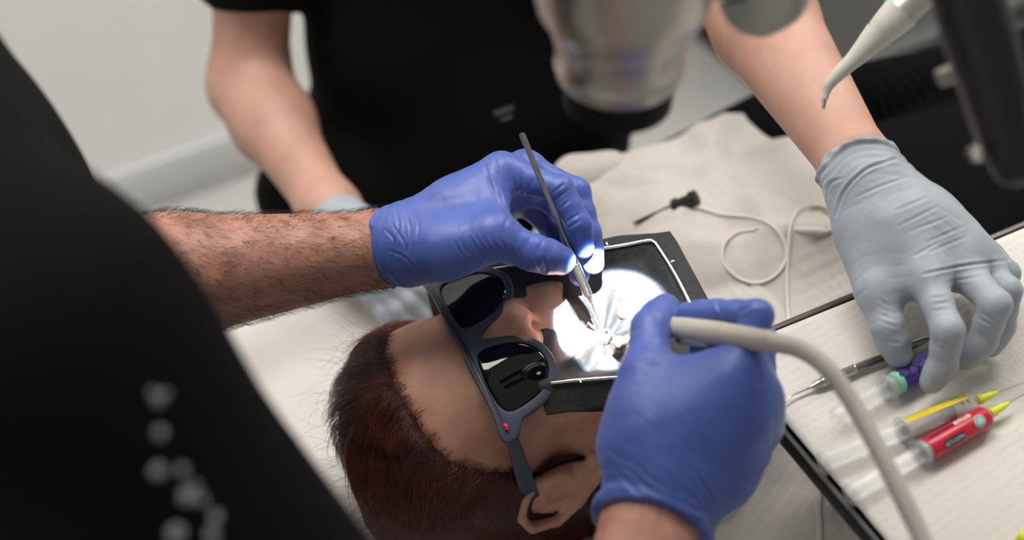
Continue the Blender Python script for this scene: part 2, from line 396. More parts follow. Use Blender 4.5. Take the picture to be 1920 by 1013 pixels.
# ================================================================== DENTAL CHAIR
BD = unit([.87, .49, 0]); BE = np.array([-BD[1], BD[0], 0]); A0 = np.array([.20, .83, 0])
RB = np.stack([BD, BE, [0, 0, 1]], 1)
def body(s, wv, z): return A0 + BD * s + BE * wv + np.array([0, 0, z])
ch = empty('dental_chair', tuple(body(.6, 0, 0)), 'dental treatment chair with white covered headrest under the patient', 'dental chair')
def cushion(name, s0, s1, wd0, z0, z1, m, parent, bev=.03, seed=1, fold=.0):
    o = rbox(name, (s1 - s0, wd0 * 2, z1 - z0), RB, body((s0 + s1) / 2, 0, (z0 + z1) / 2), m, parent, bev, 5); return o
cushion('backrest', -.12, .62, .27, .50, .615, M['sheet'], ch, .045)
cushion('seat', .60, 1.15, .27, .46, .58, M['sheet'], ch, .045)
cushion('leg_rest', 1.13, 1.75, .24, .46, .57, M['sheet'], ch, .045)
# headrest with a wrinkled white cover
def headrest_disp(V):
    q = (V - body(-.3, 0, .66)); return folds(V, .0022, 30, 5, 4) * (q[:, 2] > 0) + .004 * np.exp(-((q @ unit([.35, -.94, 0]) + .02) / .012) ** 2)
hc = body(-.27, .07, .64)
pr = []
for s in (-1, 1):
    for u in (-1, 1):
        pr.append((hc + BD * s * .165 + BE * u * .20))
prim = [cone(pr[0], .045, pr[1], .045, .0), cone(pr[2], .045, pr[3], .045, .0), cone(pr[0], .045, pr[2], .045, .01), cone(pr[1], .045, pr[3], .045, .01), ell(hc, (.185, .22, .047), RB, .03)]
organic('headrest', prim, .005, M['sheet'], ch, disp=headrest_disp)
# pale shoulder wing of the backrest seen past the far shoulder
s0, s1 = S(1080, 335, 1.33), S(1145, 322, 1.33)
organic('shoulder_wing', [cone(s0, .020, s1, .016, .02), cone(s0 - [0, 0, .13], .045, s1 - [0, 0, .13], .04, .04), cone(s0, .018, s0 - [0, 0, .13], .04, .02), cone(s1, .015, s1 - [0, 0, .13], .04, .02)], .005, M['sheet'], ch)
lathe('column', body(.55, 0, .05), body(.55, 0, .5), [(0, .14), (.2, .11), (.45, .12)], M['greyvinyl'], ch, 32)
rbox('base_plate', (.9, .5, .05), RB, body(.6, 0, .025), M['greyvinyl'], ch, .015)

# ================================================================== BODY PARTS
def head_prims(N, R, s=1.0, open_mouth=True, neck=None):
    """N nasion, R columns = left, up, forward; dimensions in mm"""
    def p(l, u, f): return N + R @ (np.array([l, u, f], float) * .001 * s)
    def e(l, u, f, a, b, c, k=12, sub=False, RR=None): return ell(p(l, u, f), (a * .001 * s, b * .001 * s, c * .001 * s), R if RR is None else R @ RR, k * .001, sub)
    def c(a, ra, b, rb, k=6): return cone(p(*a), ra * .001 * s, p(*b), rb * .001 * s, k * .001)
    P = [e(0, 27, -90, 73, 79, 95, 1), e(0, -38, -48, 60, 72, 50, 30), e(0, 40, -52, 62, 48, 54, 20)]
    for q in (-1, 1):
        P += [e(q * 44, -31, -26, 20, 17, 19, 24), c((q * 58, -60, -92), 13, (q * 52, -88, -70), 13, 22)]
    ch_ = (0, -135, -28) if open_mouth else (0, -116, -8)
    for q in (-1, 1): P += [c((q * 52, -88, -70), 13, (q * 14, ch_[1], ch_[2]), 14, 18), e(q * 38, -75, -42, 24, 34, 28, 24)]
    P += [c((-28, 8, -6), 7, (28, 8, -6), 7, 16), e(0, -72, -14, 26, 26, 18, 20)]
    for q in (-1, 1): P += [e(q * 33, -12, 12, 16, 11, 14, 14, True), e(q * 32, -12, -11, 13.5, 13, 13, 5)]
    # nose
    P += [c((0, 3, -4), 7, (0, -13, 4), 7.4, 10), c((0, -13, 4), 7.4, (0, -35, 15), 9.4, 4), e(0, -38, 16, 11.5, 9, 9.5, 6), c((0, -43, 13), 5.8, (0, -49, 2), 7, 5)]
    for q in (-1, 1): P += [e(q * 13.5, -39, 6, 8, 8.5, 10.5, 6), e(q * 7.5, -47, 9, 3.4, 5.5, 5.2, 3, True), c((q * 9, -15, 0), 6.5, (q * 17, -38, 0), 8.5, 10)]
    if open_mouth:
        P += [c((-20, -72, 0), 5, (20, -72, 0), 5, 6), e(0, -92, -4, 23, 17, 22, 5, True), c((-18, -113, -8), 6, (18, -113, -8), 6, 8)]
    else:
        P += [c((-20, -76, -2), 3.5, (0, -74, 6), 5, 4), c((20, -76, -2), 3.5, (0, -74, 6), 5, 4), c((-18, -82, -2), 4, (0, -84, 5), 5.5, 4), c((18, -82, -2), 4, (0, -84, 5), 5.5, 4)]
    # ears
    for q in (-1, 1):
        a = math.radians(22) * q; RR = np.array([[math.cos(a), 0, math.sin(a)], [0, 1, 0], [-math.sin(a), 0, math.cos(a)]]).T
        P += [e(q * 79, -23, -104, 5, 33, 21, 6, False, RR)]
        hx = [(74, -8, -86), (81, 6, -90), (86, 14, -104), (91, 8, -121), (92, -12, -128), (88, -33, -122), (82, -50, -108), (77, -59, -97), (72, -54, -90)]
        rr = [3.6, 4.0, 4.6, 4.8, 4.6, 4.2, 5.2, 6.4, 5]
        for i in range(len(hx) - 1): P.append(c((q * hx[i][0], *hx[i][1:]), rr[i], (q * hx[i + 1][0], *hx[i + 1][1:]), rr[i + 1], 2))
        P += [e(q * 87, -22, -101, 8, 15, 10, 3, True), e(q * 90, 1, -110, 5.5, 9, 8, 3, True), c((q * 75, -16, -87), 4, (q * 77, -30, -88), 5, 3), c((q * 86, -4, -112), 2.6, (q * 86, -30, -113), 2.8, 2)]
    if neck is not None:
        P += [cone(p(0, -55, -112), .052 * s, neck, .056 * s, .03)]
    return P, p
def hand_prims(wrist, fingers, thumb, fr, tr, wr, cuff, cr, extra=()):
    """palm prims + a group per finger. fingers: 4 lists of MCP, PIP, DIP, TIP; fr base radius per finger; cuff = forearm end of the glove"""
    mcp = [f[0] for f in fingers]; k = .012
    P = [cone(cuff, cr, wrist, wr, k)]
    for i, m in enumerate(mcp):
        P.append(cone(wrist + (m - wrist) * .05, wr * .8, wrist + (m - wrist) * .5, wr * .5 + fr[i] * .65, .014)); P.append(cone(wrist + (m - wrist) * .5, wr * .5 + fr[i] * .65, m, fr[i] * 1.18, k))
    for i in range(3): P.append(cone(mcp[i], fr[i] * 1.05, mcp[i + 1], fr[i + 1] * 1.05, .008))
    P += [cone(wrist, wr * .85, thumb[0], tr[0], .016), cone(thumb[0], tr[0], thumb[1], tr[1], .014)]
    P += [cone(thumb[0] * .45 + thumb[1] * .55, tr[1] * .75, mcp[0] * .8 + wrist * .2, fr[0] * .8, .02), cone(thumb[1] * .85 + mcp[0] * .15, .006, mcp[0] * .9 + thumb[1] * .1, .006, .02)]
    P += list(extra)
    G = []
    for i, f in enumerate(fingers):
        r = fr[i]; rr = [r * 1.1, r * 1.02, r * .93, r * .78]; g = []
        for j in range(3):
            mid = (f[j] + f[j + 1]) / 2; rm = (rr[j] + rr[j + 1]) / 2 * (.95 if j < 2 else .99)
            g += [cone(f[j], rr[j], mid, rm, .004), cone(mid, rm, f[j + 1], rr[j + 1], .004)]
        G.append(g)
    mid = (thumb[2] + thumb[3]) / 2
    G.append([cone(thumb[1], tr[1], thumb[2], tr[2], .004), cone(thumb[2], tr[2], mid, (tr[2] + tr[3]) / 2 * 1.05, .004), cone(mid, (tr[2] + tr[3]) / 2 * 1.05, thumb[3], tr[3], .004)])
    return P, G
def finger_creases(fingers, thumb, amp=.0005):
    out = []
    for f in fingers:
        for j in (1, 2): out.append((f[j], f[j + 1] - f[j - 1], .012, .0055, amp))
        out.append((f[0], f[1] - f[0], .016, .008, amp * 1.2))
    out.append((thumb[2], thumb[3] - thumb[1], .016, .006, amp * 1.4)); out.append((thumb[1], thumb[2] - thumb[0], .026, .0075, amp * 1.7))
    return out
def cuff_folds(V, c, w_, seed):
    ax_ = unit(w_ - c); s_ = (V - c) @ ax_; near = np.exp(-(np.maximum(s_, 0) / .020) ** 2) * (np.linalg.norm(V - c, axis=1) < .08)
    return near * (folds(V, .0007, 230, 5, seed, (1, 1, 1)) + .0006 * np.sin(s_ * 900 + 2 * np.sin(V[:, 2] * 130 + V[:, 0] * 90))) + folds(V, .00012, 260, 5, seed + 1)
def plane_cut(c, w_, back=.003):
    ax_ = unit(np.asarray(w_) - np.asarray(c)); p0 = np.asarray(c) - ax_ * back
    def cut(f):
        g = f.grid((slice(None),) * 3); d = -((g[0] - p0[0]) * ax_[0] + (g[1] - p0[1]) * ax_[1] + (g[2] - p0[2]) * ax_[2]); f.D[:] = np.maximum(f.D, d.astype(np.float32))
    return cut
def crease_lines(V, polylines, depth=.0005, w_=2.6):
    """fine folds in the glove film along traced lines, on the side that faces the viewer"""
    y, z = V[:, 1], V[:, 2] - CAMZ; t = K * (y - z); X = 960 + FPX * V[:, 0] / t; Y = 506.5 - FPX * K * (y + z) / t
    view = V - np.array([0, 0, CAMZ]); view /= np.linalg.norm(view, axis=1)[:, None]; face = np.clip(-(CURN * view).sum(1) * 2.5, 0, 1); out = np.zeros(len(V))
    for pl in polylines:
        dep = depth
        if isinstance(pl[0], float): dep, pl = pl[0], pl[1]
        P = spline([(a, b, 0) for a, b in pl], 6)[:, :2] if len(pl) > 2 else np.array(pl, float); best = np.full(len(V), 1e9); along = np.zeros(len(V)); n = len(P) - 1
        m_ = (X > P[:, 0].min() - 25) & (X < P[:, 0].max() + 25) & (Y > P[:, 1].min() - 25) & (Y < P[:, 1].max() + 25)
        if not m_.any(): continue
        x, yy = X[m_], Y[m_]; be = best[m_]; al = along[m_]
        for i in range(n):
            ab = P[i + 1] - P[i]; h = np.clip(((x - P[i, 0]) * ab[0] + (yy - P[i, 1]) * ab[1]) / (ab @ ab + 1e-9), 0, 1); d = np.hypot(x - P[i, 0] - h * ab[0], yy - P[i, 1] - h * ab[1])
            al = np.where(d < be, (i + h) / n, al); be = np.minimum(d, be)
        fade = np.sin(np.clip(al * .94 + .03, 0, 1) * math.pi) ** .6
        out[m_] += fade * dep * (-np.exp(-(be / w_) ** 2) + .55 * np.exp(-((be - 2.1 * w_) / (1.1 * w_)) ** 2))
    return out * face
LN_A = [[(914, 334), (930, 371), (957, 411)], [(935, 325), (948, 365), (958, 405)], [(960, 321), (967, 364), (956, 404)], [(980, 325), (976, 365), (962, 401)], [(1000, 336), (985, 368), (968, 400)], [(925, 330), (938, 360), (945, 390)],
        [(850, 451), (867, 478), (897, 491)], [(862, 448), (880, 476), (905, 488)], [(880, 444), (907, 484)], [(892, 443), (918, 483)], [(905, 444), (931, 482)], [(920, 446), (944, 486)], [(938, 448), (964, 490)], [(955, 458), (976, 496)], [(970, 466), (990, 501)], [(985, 474), (1002, 505)], [(1000, 478), (1012, 506)], [(1018, 482), (1026, 508)],
        [(1035, 362), (1060, 344)], [(1040, 376), (1066, 356)], [(1050, 391), (1070, 374)], [(1062, 416), (1084, 402)], [(1066, 428), (1088, 414)],
        [(742, 392), (748, 430), (736, 470)], [(760, 392), (770, 440), (755, 490)], [(735, 420), (760, 460), (765, 500)], [(728, 470), (755, 480), (780, 505)], [(775, 385), (785, 420), (782, 450)], [(722, 430), (740, 455), (735, 505)]]
LN_B = [[(1150, 881), (1201, 928)], [(1170, 872), (1215, 918)], [(1192, 868), (1238, 914)], [(1234, 872), (1281, 928)], [(1257, 886), (1323, 960)], [(1300, 880), (1345, 950)], [(1342, 561), (1351, 587)], [(1388, 587), (1407, 570)], [(1140, 840), (1160, 860), (1190, 870)], [(1200, 640), (1225, 655), (1245, 650)], [(1195, 660), (1220, 672)]]
LN_C = [[(1684, 425), (1757, 388)], [(1704, 435), (1781, 406)], [(1737, 455), (1807, 425)], [(1737, 475), (1811, 445)], [(1604, 371), (1650, 350), (1697, 334)], (.0011, [(1730, 515), (1800, 500), (1891, 488)]), [(1770, 531), (1854, 515)], (.0015, [(1567, 405), (1584, 358), (1624, 318), (1680, 298)]), (.0012, [(1550, 371), (1557, 344), (1580, 334)]), [(1680, 395), (1740, 370)], [(1715, 480), (1760, 455)],
        [(1745, 560), (1775, 556)], [(1748, 572), (1780, 566)], [(1750, 584), (1782, 580)], [(1757, 640), (1790, 646)], [(1756, 652), (1788, 658)], [(1840, 585), (1862, 600)], [(1834, 596), (1858, 610)], [(1646, 560), (1668, 575)], [(1650, 590), (1676, 600)], [(1655, 605), (1682, 614)], [(1664, 640), (1690, 644)]]
def px(L): return [S(*q) for q in L]
def cuff_ring(c, ax, r, tube_r, n=18, squash=None, wob=.0008, seed=0):
    """a rolled glove edge as a chain of small round cones"""
    x, y, d = frame_of(ax); rg = np.random.default_rng(seed); P = []
    off = rg.normal(size=n) * wob
    for i in range(n):
        a = 2 * math.pi * i / n; P.append(np.asarray(c) + (r + off[i] * .4) * (math.cos(a) * x + math.sin(a) * y) + d * off[i])
    return [cone(P[i], tube_r, P[(i + 1) % n], tube_r, .003) for i in range(n)]

# ------------------------------------------------------------------ hand poses (world points)
# dentist's left hand
HA_w = S(757, 461, 1.02); HA_c = S(718, 466, 1.03)
HA_f = [px([(942, 322, 1.022), (1050, 356, 1.012), (1084, 420, 1.010), (1094, 464, 1.018)]),
        px([(985, 318, 1.045), (1080, 360, 1.040), (1103, 440, 1.034), (1113, 494, 1.034)]),
        px([(1000, 345, 1.068), (1066, 405, 1.070), (1080, 472, 1.060), (1086, 518, 1.050)]),
        px([(985, 372, 1.088), (1036, 432, 1.090), (1046, 474, 1.076), (1052, 500, 1.062)])]
HA_t = px([(830, 468, .998), (925, 444, .986), (1000, 474, .990), (1052, 488, 1.002)])
# dentist's right hand
HB_w = S(1245, 912, .885); HB_c = S(1220, 990, .880)
HB_f = [px([(1392, 690, .885), (1420, 592, .892), (1345, 588, .912), (1288, 588, .925)]),
        px([(1415, 745, .893), (1428, 640, .917), (1360, 622, .938), (1300, 615, .950)]),
        px([(1420, 800, .905), (1425, 690, .940), (1360, 660, .958), (1310, 648, .965)]),
        px([(1405, 850, .918), (1410, 750, .955), (1362, 712, .972), (1322, 692, .978)])]
HB_t = px([(1196, 840, .890), (1209, 704, .900), (1222, 616, .922), (1247, 580, .942)])
# assistant's left hand
HC_w = S(1622, 345, 1.010); HC_c = S(1608, 312, 1.020)
HC_f = [px([(1738, 520, .965), (1777, 620, .938), (1768, 682, .948), (1747, 716, .954)]),
        px([(1800, 500, .985), (1866, 572, .950), (1842, 640, .962), (1812, 672, .970)]),
        px([(1838, 492, 1.002), (1888, 545, .975), (1878, 612, .983), (1858, 650, .988)]),
        px([(1848, 482, 1.022), (1888, 512, 1.005), (1886, 572, 1.005), (1876, 612, 1.004)])]
HC_t = px([(1626, 432, 1.000), (1645, 545, .978), (1664, 612, .968), (1684, 664, .972)])
# assistant's right hand (behind the dentist's forearm)
HD_w = S(634, 420, 1.315); HD_c = S(622, 402, 1.325)
HD_f = [px([(735, 505, 1.297), (790, 540, 1.290), (815, 565, 1.295), (825, 585, 1.302)]),
        px([(722, 522, 1.300), (775, 565, 1.292), (797, 592, 1.296), (806, 610, 1.302)]),
        px([(705, 532, 1.305), (750, 580, 1.296), (768, 605, 1.299), (776, 620, 1.303)]),
        px([(688, 540, 1.310), (722, 585, 1.302), (735, 606, 1.303), (742, 620, 1.306)])]
HD_t = px([(660, 425, 1.30), (715, 440, 1.285), (760, 455, 1.28), (790, 470, 1.283)])

# ================================================================== THE PATIENT
HN = np.array([-.0294, .699, .8655]); hF = unit([-.11, -.216, .970]); hL = np.array([-.415, .897, .152]); hL = unit(hL - hF * (hL @ hF)); hU = np.cross(hF, hL); HR = np.stack([hL, hU, hF], 1); HS = 1.03
pat = empty('person', tuple(body(.1, 0, .62)), 'person lying back in the dental chair wearing sunglasses, mouth under a rubber dam', 'person')
neck_p = body(-.05, 0, .735)
hp_prims, hp = head_prims(HN, HR, HS, True, neck_p)
chest = [ell(body(.13, 0, .715), (.25, .175, .098), RB, .04), ell(body(.42, 0, .70), (.24, .155, .10), RB, .06)]
parm = []
for q in (-1, 1):
    sh, el, wr_ = body(-.01, q * .185, .70), body(.28, q * .245, .69), body(.48, q * .09, .805)
    parm += [cone(body(.03, q * .09, .73), .065, sh, .055, .04), cone(sh, .052, el, .042, .02), cone(el, .042, wr_, .028, .02), cone(wr_, .026, body(.55, q * .03, .815), .022, .02)] + sum([[cone(body(.54, q * .03 + o_, .815), .011, body(.585, q * .02 + o_, .826), .0095, .006), cone(body(.585, q * .02 + o_, .826), .0095, body(.625 - abs(o_) * .4, q * .01 + o_, .815), .008, .003)] for o_ in (-.033, -.011, .011, .033)], []) + [cone(body(.50, q * .05, .815), .014, body(.535, q * .05 - q * .055, .84), .010, .008)]
legs = []
for q in (-1, 1):
    legs += [cone(body(.66, q * .09, .68), .095, body(1.12, q * .11, .68), .065, .04), cone(body(1.12, q * .11, .68), .062, body(1.55, q * .10, .62), .042, .02), cone(body(1.55, q * .10, .64), .04, body(1.60, q * .12, .74), .032, .02)]
pb_o, pbV, pbQ = organic('body', hp_prims + chest + parm, .0022, M['skin_p'], pat, it=2)
def rib(V):
    s = (V - A0) @ BD; return .0011 * np.sin(s * 2 * math.pi / .0085) + folds(V, .003, 22, 5, 3)
sw = [ell(body(.13, 0, .715), (.265, .192, .112), RB, .04), ell(body(.42, 0, .70), (.25, .17, .116), RB, .06)]
for q in (-1, 1):
    sh, el, wr_ = body(-.01, q * .185, .70), body(.28, q * .245, .69), body(.48, q * .09, .805)
    sw += [cone(body(.03, q * .09, .73), .074, sh, .066, .04), cone(sh, .064, el, .056, .02), cone(el, .056, wr_, .037, .02)]
swo, _, _ = organic('sweater', sw, .003, M['knit'], pat, disp=rib)
organic('trousers', [ell(body(.64, 0, .69), (.14, .175, .105), RB, .04)] + legs, .008, M['dtrouser'], pat, disp=lambda V: folds(V, .004, 25, 5, 8))
# hair cap: a shell round the skull that leaves face and ears free
def hair_cut(f):
    g = f.grid((slice(None),) * 3); X, Y, Z = g[0] - HN[0], g[1] - HN[1], g[2] - HN[2]
    q = [(X * HR[0, i] + Y * HR[1, i] + Z * HR[2, i]) * 1000 / HS for i in range(3)]
    l, u, fo = q
    us = [-200, -76, -74, -45, -22, 0, 20, 36, 47, 55, 63, 76, 92, 200]; fs_ = [-400, -400, -128, -124, -112, -76, -50, -36, -22, -7, 12, 50, 140, 400]
    fh = np.interp(u, us, fs_) + 1.2 * np.sin(u * .5 + l * .3)
    f.D[:] = -smin(-f.D, -((fo - fh) / 1000 * .55).astype(np.float32), .010)
P_ = lambda l, u, f_: HN + HR @ (np.array([l, u, f_]) * .001 * HS)
cap = [ell(P_(0, 27, -90), (.0815 * HS, .0880 * HS, .1040 * HS), HR, .001), ell(P_(0, 40, -52), (.0715 * HS, .0570 * HS, .0625 * HS), HR, .02), cone(P_(-50, -30, -146), .026, P_(-70, 40, -95), .016, .02), cone(P_(50, -30, -146), .026, P_(66, 40, -95), .016, .02), ell(P_(0, -30, -150), (.07, .06, .045), HR, .03), cone(P_(-70, 20, -140), .026, P_(-58, -60, -160), .024, .02), cone(P_(-72, -20, -150), .020, P_(-76, -66, -158), .016, .02), ell(P_(-30, 60, -125), (.06, .06, .06), HR, .03)]
def hair_disp(V):
    return folds(V, .0016, 170, 6, 5, (1, 1, .4))
hair_o, hV, hQ = organic('hair', cap, .003, M['hair'], pat, cut=hair_cut, disp=hair_disp)
hN = vnormals(hV, hQ)
# strands combed back from the hairline
loc = (hV - HN) @ HR * 1000 / HS
flow = np.array([0, .75, -.65])
pick = RNG.choice(len(hV), 13000, replace=True); polys = []
v = hV[pick] + hN[pick] * .0005; n0 = hN[pick]
lr = loc[pick]; fl = np.stack([np.sign(lr[:, 0]) * .25, .55 - .012 * np.maximum(0, lr[:, 1] - 40), np.full(len(lr), -.8)], 1)
D0 = fl @ HR.T + np.array([0, 0, -.25]) + RNG.normal(size=(len(pick), 3)) * .06
ctr = P_(0, 26, -92); cur = v.copy(); polys.append(cur.copy()); Ls = RNG.uniform(.045, .10, len(pick))[:, None] / 7
wob = RNG.normal(size=(len(pick), 3)) * .07
for i in range(7):
    nn = (cur - ctr) @ HR / np.array([.0815, .0885, .1035]) ** 2 @ HR.T; nn /= np.linalg.norm(nn, axis=1)[:, None]
    t_ = D0 - nn * (D0 * nn).sum(1)[:, None]; t_ /= np.linalg.norm(t_, axis=1)[:, None] + 1e-9
    cur = cur + Ls * (t_ + nn * .012 + wob * (i / 7)); polys.append(cur.copy())
ho = strands('hair_strands', np.stack(polys, 1), RNG.uniform(.00012, .00034, len(pick)), M['strand'], pat); ho['kind'] = 'stuff'
# strands growing out of the hairline
edge = np.where((np.abs((loc[:, 2] - np.interp(loc[:, 1], [-45, -22, 0, 20, 36, 47, 55, 63], [-106, -90, -66, -48, -36, -22, -7, 12]))) < 7) & (loc[:, 1] > -30) & (loc[:, 1] < 66))[0]
ei = RNG.choice(edge, 4200); le = loc[ei]
fl = np.stack([np.sign(le[:, 0]) * (.25 + .3 * (le[:, 1] < 30)), .75 - .008 * np.maximum(0, 40 - le[:, 1]), np.full(len(le), -.55)], 1)
d_e = fl @ HR.T + RNG.normal(size=(len(ei), 3)) * .22; n_e = (hV[ei] - ctr) / np.linalg.norm(hV[ei] - ctr, axis=1)[:, None]; d_e -= n_e * (d_e * n_e).sum(1)[:, None]; d_e /= np.linalg.norm(d_e, axis=1)[:, None]
Le_ = RNG.uniform(.016, .045, len(ei))[:, None]
ho = strands('hairline_strands', np.stack([hV[ei] - d_e * RNG.uniform(.001, .011, (len(ei), 1)) - n_e * .002 + d_e * Le_ * t + n_e * (.0062 * math.sin(t * 2.3)) for t in np.linspace(0, 1, 7)], 1), RNG.uniform(.00008, .00022, len(ei)), M['strand'], pat); ho['kind'] = 'stuff'
# loose curls at the crown
crown = np.where((loc[:, 1] > 45) & (loc[:, 2] > -110) & (loc[:, 2] < -30))[0]
ci = RNG.choice(crown, 200); polys = []
for i in ci:
    p0 = hV[i]; d = unit(hN[i] * 1.0 + hU * .7 + hL * RNG.uniform(0, .9) * (1 if loc[i, 0] > -20 else .1) + RNG.normal(size=3) * .5); Lh = RNG.uniform(.014, .055); x, y, _ = frame_of(d)
    tw = RNG.uniform(.5, 4.5); ph = RNG.uniform(0, 6.3); am = RNG.uniform(.002, .010)
    tt = np.linspace(0, 1, 10)[:, None]; polys.append(p0 + d * Lh * tt + am * tt * (np.cos(ph + tw * tt * 2) * x + np.sin(ph + tw * tt * 2) * y) - np.array([0, 0, .012]) * tt ** 2)
ho = strands('flyaway_hair', np.array(polys), RNG.uniform(.00008, .00014, len(ci)), M['strand'], pat); ho['kind'] = 'stuff'
# ================================================================== THE DENTIST
den = empty('person', (-.45, .53, .5), 'person in a black top with white dot print, blue gloves holding probe and handpiece', 'person')
D_shR, D_shL = np.array([-.215, .405, 1.185]), np.array([-.46, .74, 1.15])
D_elL = S(150, 545, .985); D_elR = np.array([.022, .285, .948])
D_nb = np.array([-.37, .60, 1.27])
fd = unit([.83, .55, 0]); fs = np.array([-fd[1], fd[0], 0]); RD = np.stack([fd, fs, [0, 0, 1]], 1)     # facing, left, up
dF = unit([.70, .46, -.60]); dL = unit(np.cross([0, 0, 1.], dF)); dU = np.cross(dF, dL); DR = np.stack([dL, dU, dF], 1)
D_hN = D_nb + fd * .15 + np.array([0, 0, .21])
dh, dp = head_prims(D_hN, DR, 1.05, False, D_nb)
def arm(sh, el, wr, hand, r, k=.012):
    m = el + (wr - el) * .3; return [cone(sh, r[0], el, r[1], .015), cone(el, r[1], m, r[2], k), cone(m, r[2], wr, r[3], k), cone(wr, r[3], hand, r[3] * .8, k)]
def dt(f, l, z): return np.array([-.37, .59, 0]) + fd * f + fs * l + np.array([0, 0, z])
d_body = dh + [ell(dt(0, 0, 1.06), (.10, .155, .17), RD, .03), ell(dt(-.06, 0, .80), (.11, .15, .22), RD, .06), ell(dt(-.10, 0, .60), (.13, .17, .12), RD, .05),
               cone(D_nb - [0, 0, .05], .052, D_shR, .050, .05), cone(D_nb - [0, 0, .05], .052, D_shL, .050, .05)]
d_body += arm(D_shR, D_elR, HB_c, HB_w, (.050, .043, .040, .0295)) + arm(D_shL, D_elL, HA_c, HA_w, (.047, .046, .044, .0265))
d_o, dV, dQ = organic('body', d_body, .0035, M['skin_d'], den)
def slv(sh, el, f, r0, r1): return cone(sh, r0, sh + (el - sh) * f, r1, .04)
top = [ell(dt(.01, 0, 1.04), (.13, .19, .20), RD, .03), ell(dt(-.06, 0, .80), (.135, .175, .24), RD, .08), ell(dt(-.10, 0, .60), (.15, .19, .09), RD, .06),
       cone(D_nb - [0, 0, .075], .075, D_shR, .076, .05), cone(D_nb - [0, 0, .075], .068, D_shL, .057, .05), slv(D_shR, D_elR, .54, .080, .056), slv(D_shL, D_elL, .70, .056, .056)]
top_o, tV, tQ = organic('scrub_top', top, .005, M['shirt'], den, disp=lambda V: folds(V, .0045, 20, 6, 2))
P_, G_ = hand_prims(HA_w, HA_f, HA_t, (.0100, .0102, .0096, .0088), (.020, .0150, .0126, .0104), .0265, HA_c, .0275, cuff_ring(HA_c + (HA_w - HA_c) * .1, HA_w - HA_c, .0272, .0022, seed=3))
wx = unit(HA_w - HA_c)
crA = finger_creases(HA_f, HA_t, .00045) + [(HA_w, wx, .022, .009, .0009), (HA_c + (HA_w - HA_c) * .4, wx + np.array([.2, .2, 0]), .03, .007, .0006), (S(935, 340, 1.0), S(1000, 340, 1.0) - S(900, 360, 1.0), .03, .0085, .0009), (S(960, 470, .985), S(1000, 470, 1) - S(930, 440, 1), .03, .0062, .0006)]
organic('glove', P_, .00095, M['glove'], den, G_, .009, disp=lambda V: crease_lines(V, LN_A, .00055, 2.3) + creases(V, crA) * .35 + cuff_folds(V, HA_c, HA_w, 11), cut=plane_cut(HA_c, HA_w, .002))
P_, G_ = hand_prims(HB_w, HB_f, HB_t, (.0098, .0102, .0098, .009), (.022, .0148, .0132, .0104), 0.033, HB_c, .0385, cuff_ring(HB_c + (HB_w - HB_c) * .10, unit(HB_w - HB_c) * .45 + unit(HB_c - D_elR) * .55, .0368, .0024, seed=4) + [cone(S(1330, 860, .895), .024, S(1390, 780, .89), .018, .03), cone(S(1250, 800, .888), .024, S(1350, 740, .887), .016, .03)])
wx = unit(HB_w - HB_c)
crB = finger_creases(HB_f, HB_t, .0004) + [(HB_w, wx, .03, .011, .0009), (S(1190, 880, .88), wx + np.array([.3, 0, .1]), .03, .009, .0007)]
organic('glove', P_, .0012, M['glove'], den, G_, .009, disp=lambda V: crease_lines(V, LN_B, .0007, 3.2) + creases(V, crB) * .4 + cuff_folds(V, HB_c, HB_w, 12), cut=plane_cut(HB_c, HB_c + unit(HB_w - HB_c) * .45 + unit(HB_c - D_elR) * .55, .001))
# forearm hair
dN = vnormals(dV, dQ)
for (e_, w_, cnt, seed) in ((D_elL, HA_c, 4200, 1), (D_elR, HB_c, 500, 2)):
    ax = unit(w_ - e_); L_ = np.linalg.norm(w_ - e_); s = (dV - e_) @ ax; rad = np.linalg.norm((dV - e_) - s[:, None] * ax, axis=1)
    side = dN @ unit([0.05, -.15, .95])
    ids = np.where((s > .01) & (s < L_ - .004) & (rad < .06) & (side > -.75))[0]; rg = np.random.default_rng(seed); pk = rg.choice(ids, cnt)
    d = ax * .9 + np.array([0, -.45, -.15]) + rg.normal(size=(cnt, 3)) * .35; d -= dN[pk] * (d * dN[pk]).sum(1)[:, None]; d /= np.linalg.norm(d, axis=1)[:, None]
    Lh = rg.uniform(.006, .015, cnt)[:, None]; t5 = np.linspace(0, 1, 5)
    pol = np.stack([dV[pk] + dN[pk] * (.0002 + .0032 * math.sin(t * 2.2) * rg.uniform(.2, 1.2, (cnt, 1))) + d * Lh * t + np.cross(dN[pk], d) * Lh * .18 * t * t * rg.normal(size=(cnt, 1)) for t in t5], 1)
    ho = strands('arm_hair', pol, rg.uniform(.00006, .00012, cnt), M['dhair'], den); ho['kind'] = 'stuff'
# head hair of the dentist
def cap_hair(N, R, s, m, parent):
    Pq = lambda l, u, f_: N + R @ (np.array([l, u, f_]) * .001 * s)
    def cut(f):
        g = f.grid((slice(None),) * 3); X, Y, Z = g[0] - N[0], g[1] - N[1], g[2] - N[2]
        l, u, fo = [(X * R[0, i] + Y * R[1, i] + Z * R[2, i]) * 1000 / s for i in range(3)]
        line = (fo + 30) - np.maximum(u - 50, 0) * 1.6 + np.maximum(50 - u, 0) * .7
        f.D[:] = -smin(-f.D, -(line / 1000 * .8).astype(np.float32), .006)
    organic('hair', [ell(Pq(0, 26, -92), (.081 * s, .088 * s, .103 * s), R, .001), ell(Pq(0, -20, -145), (.065, .06, .045), R, .03)], .005, m, parent, cut=cut, disp=lambda V: folds(V, .0015, 150, 5, 5))
cap_hair(D_hN, DR, 1.05, M['dhair'], den)
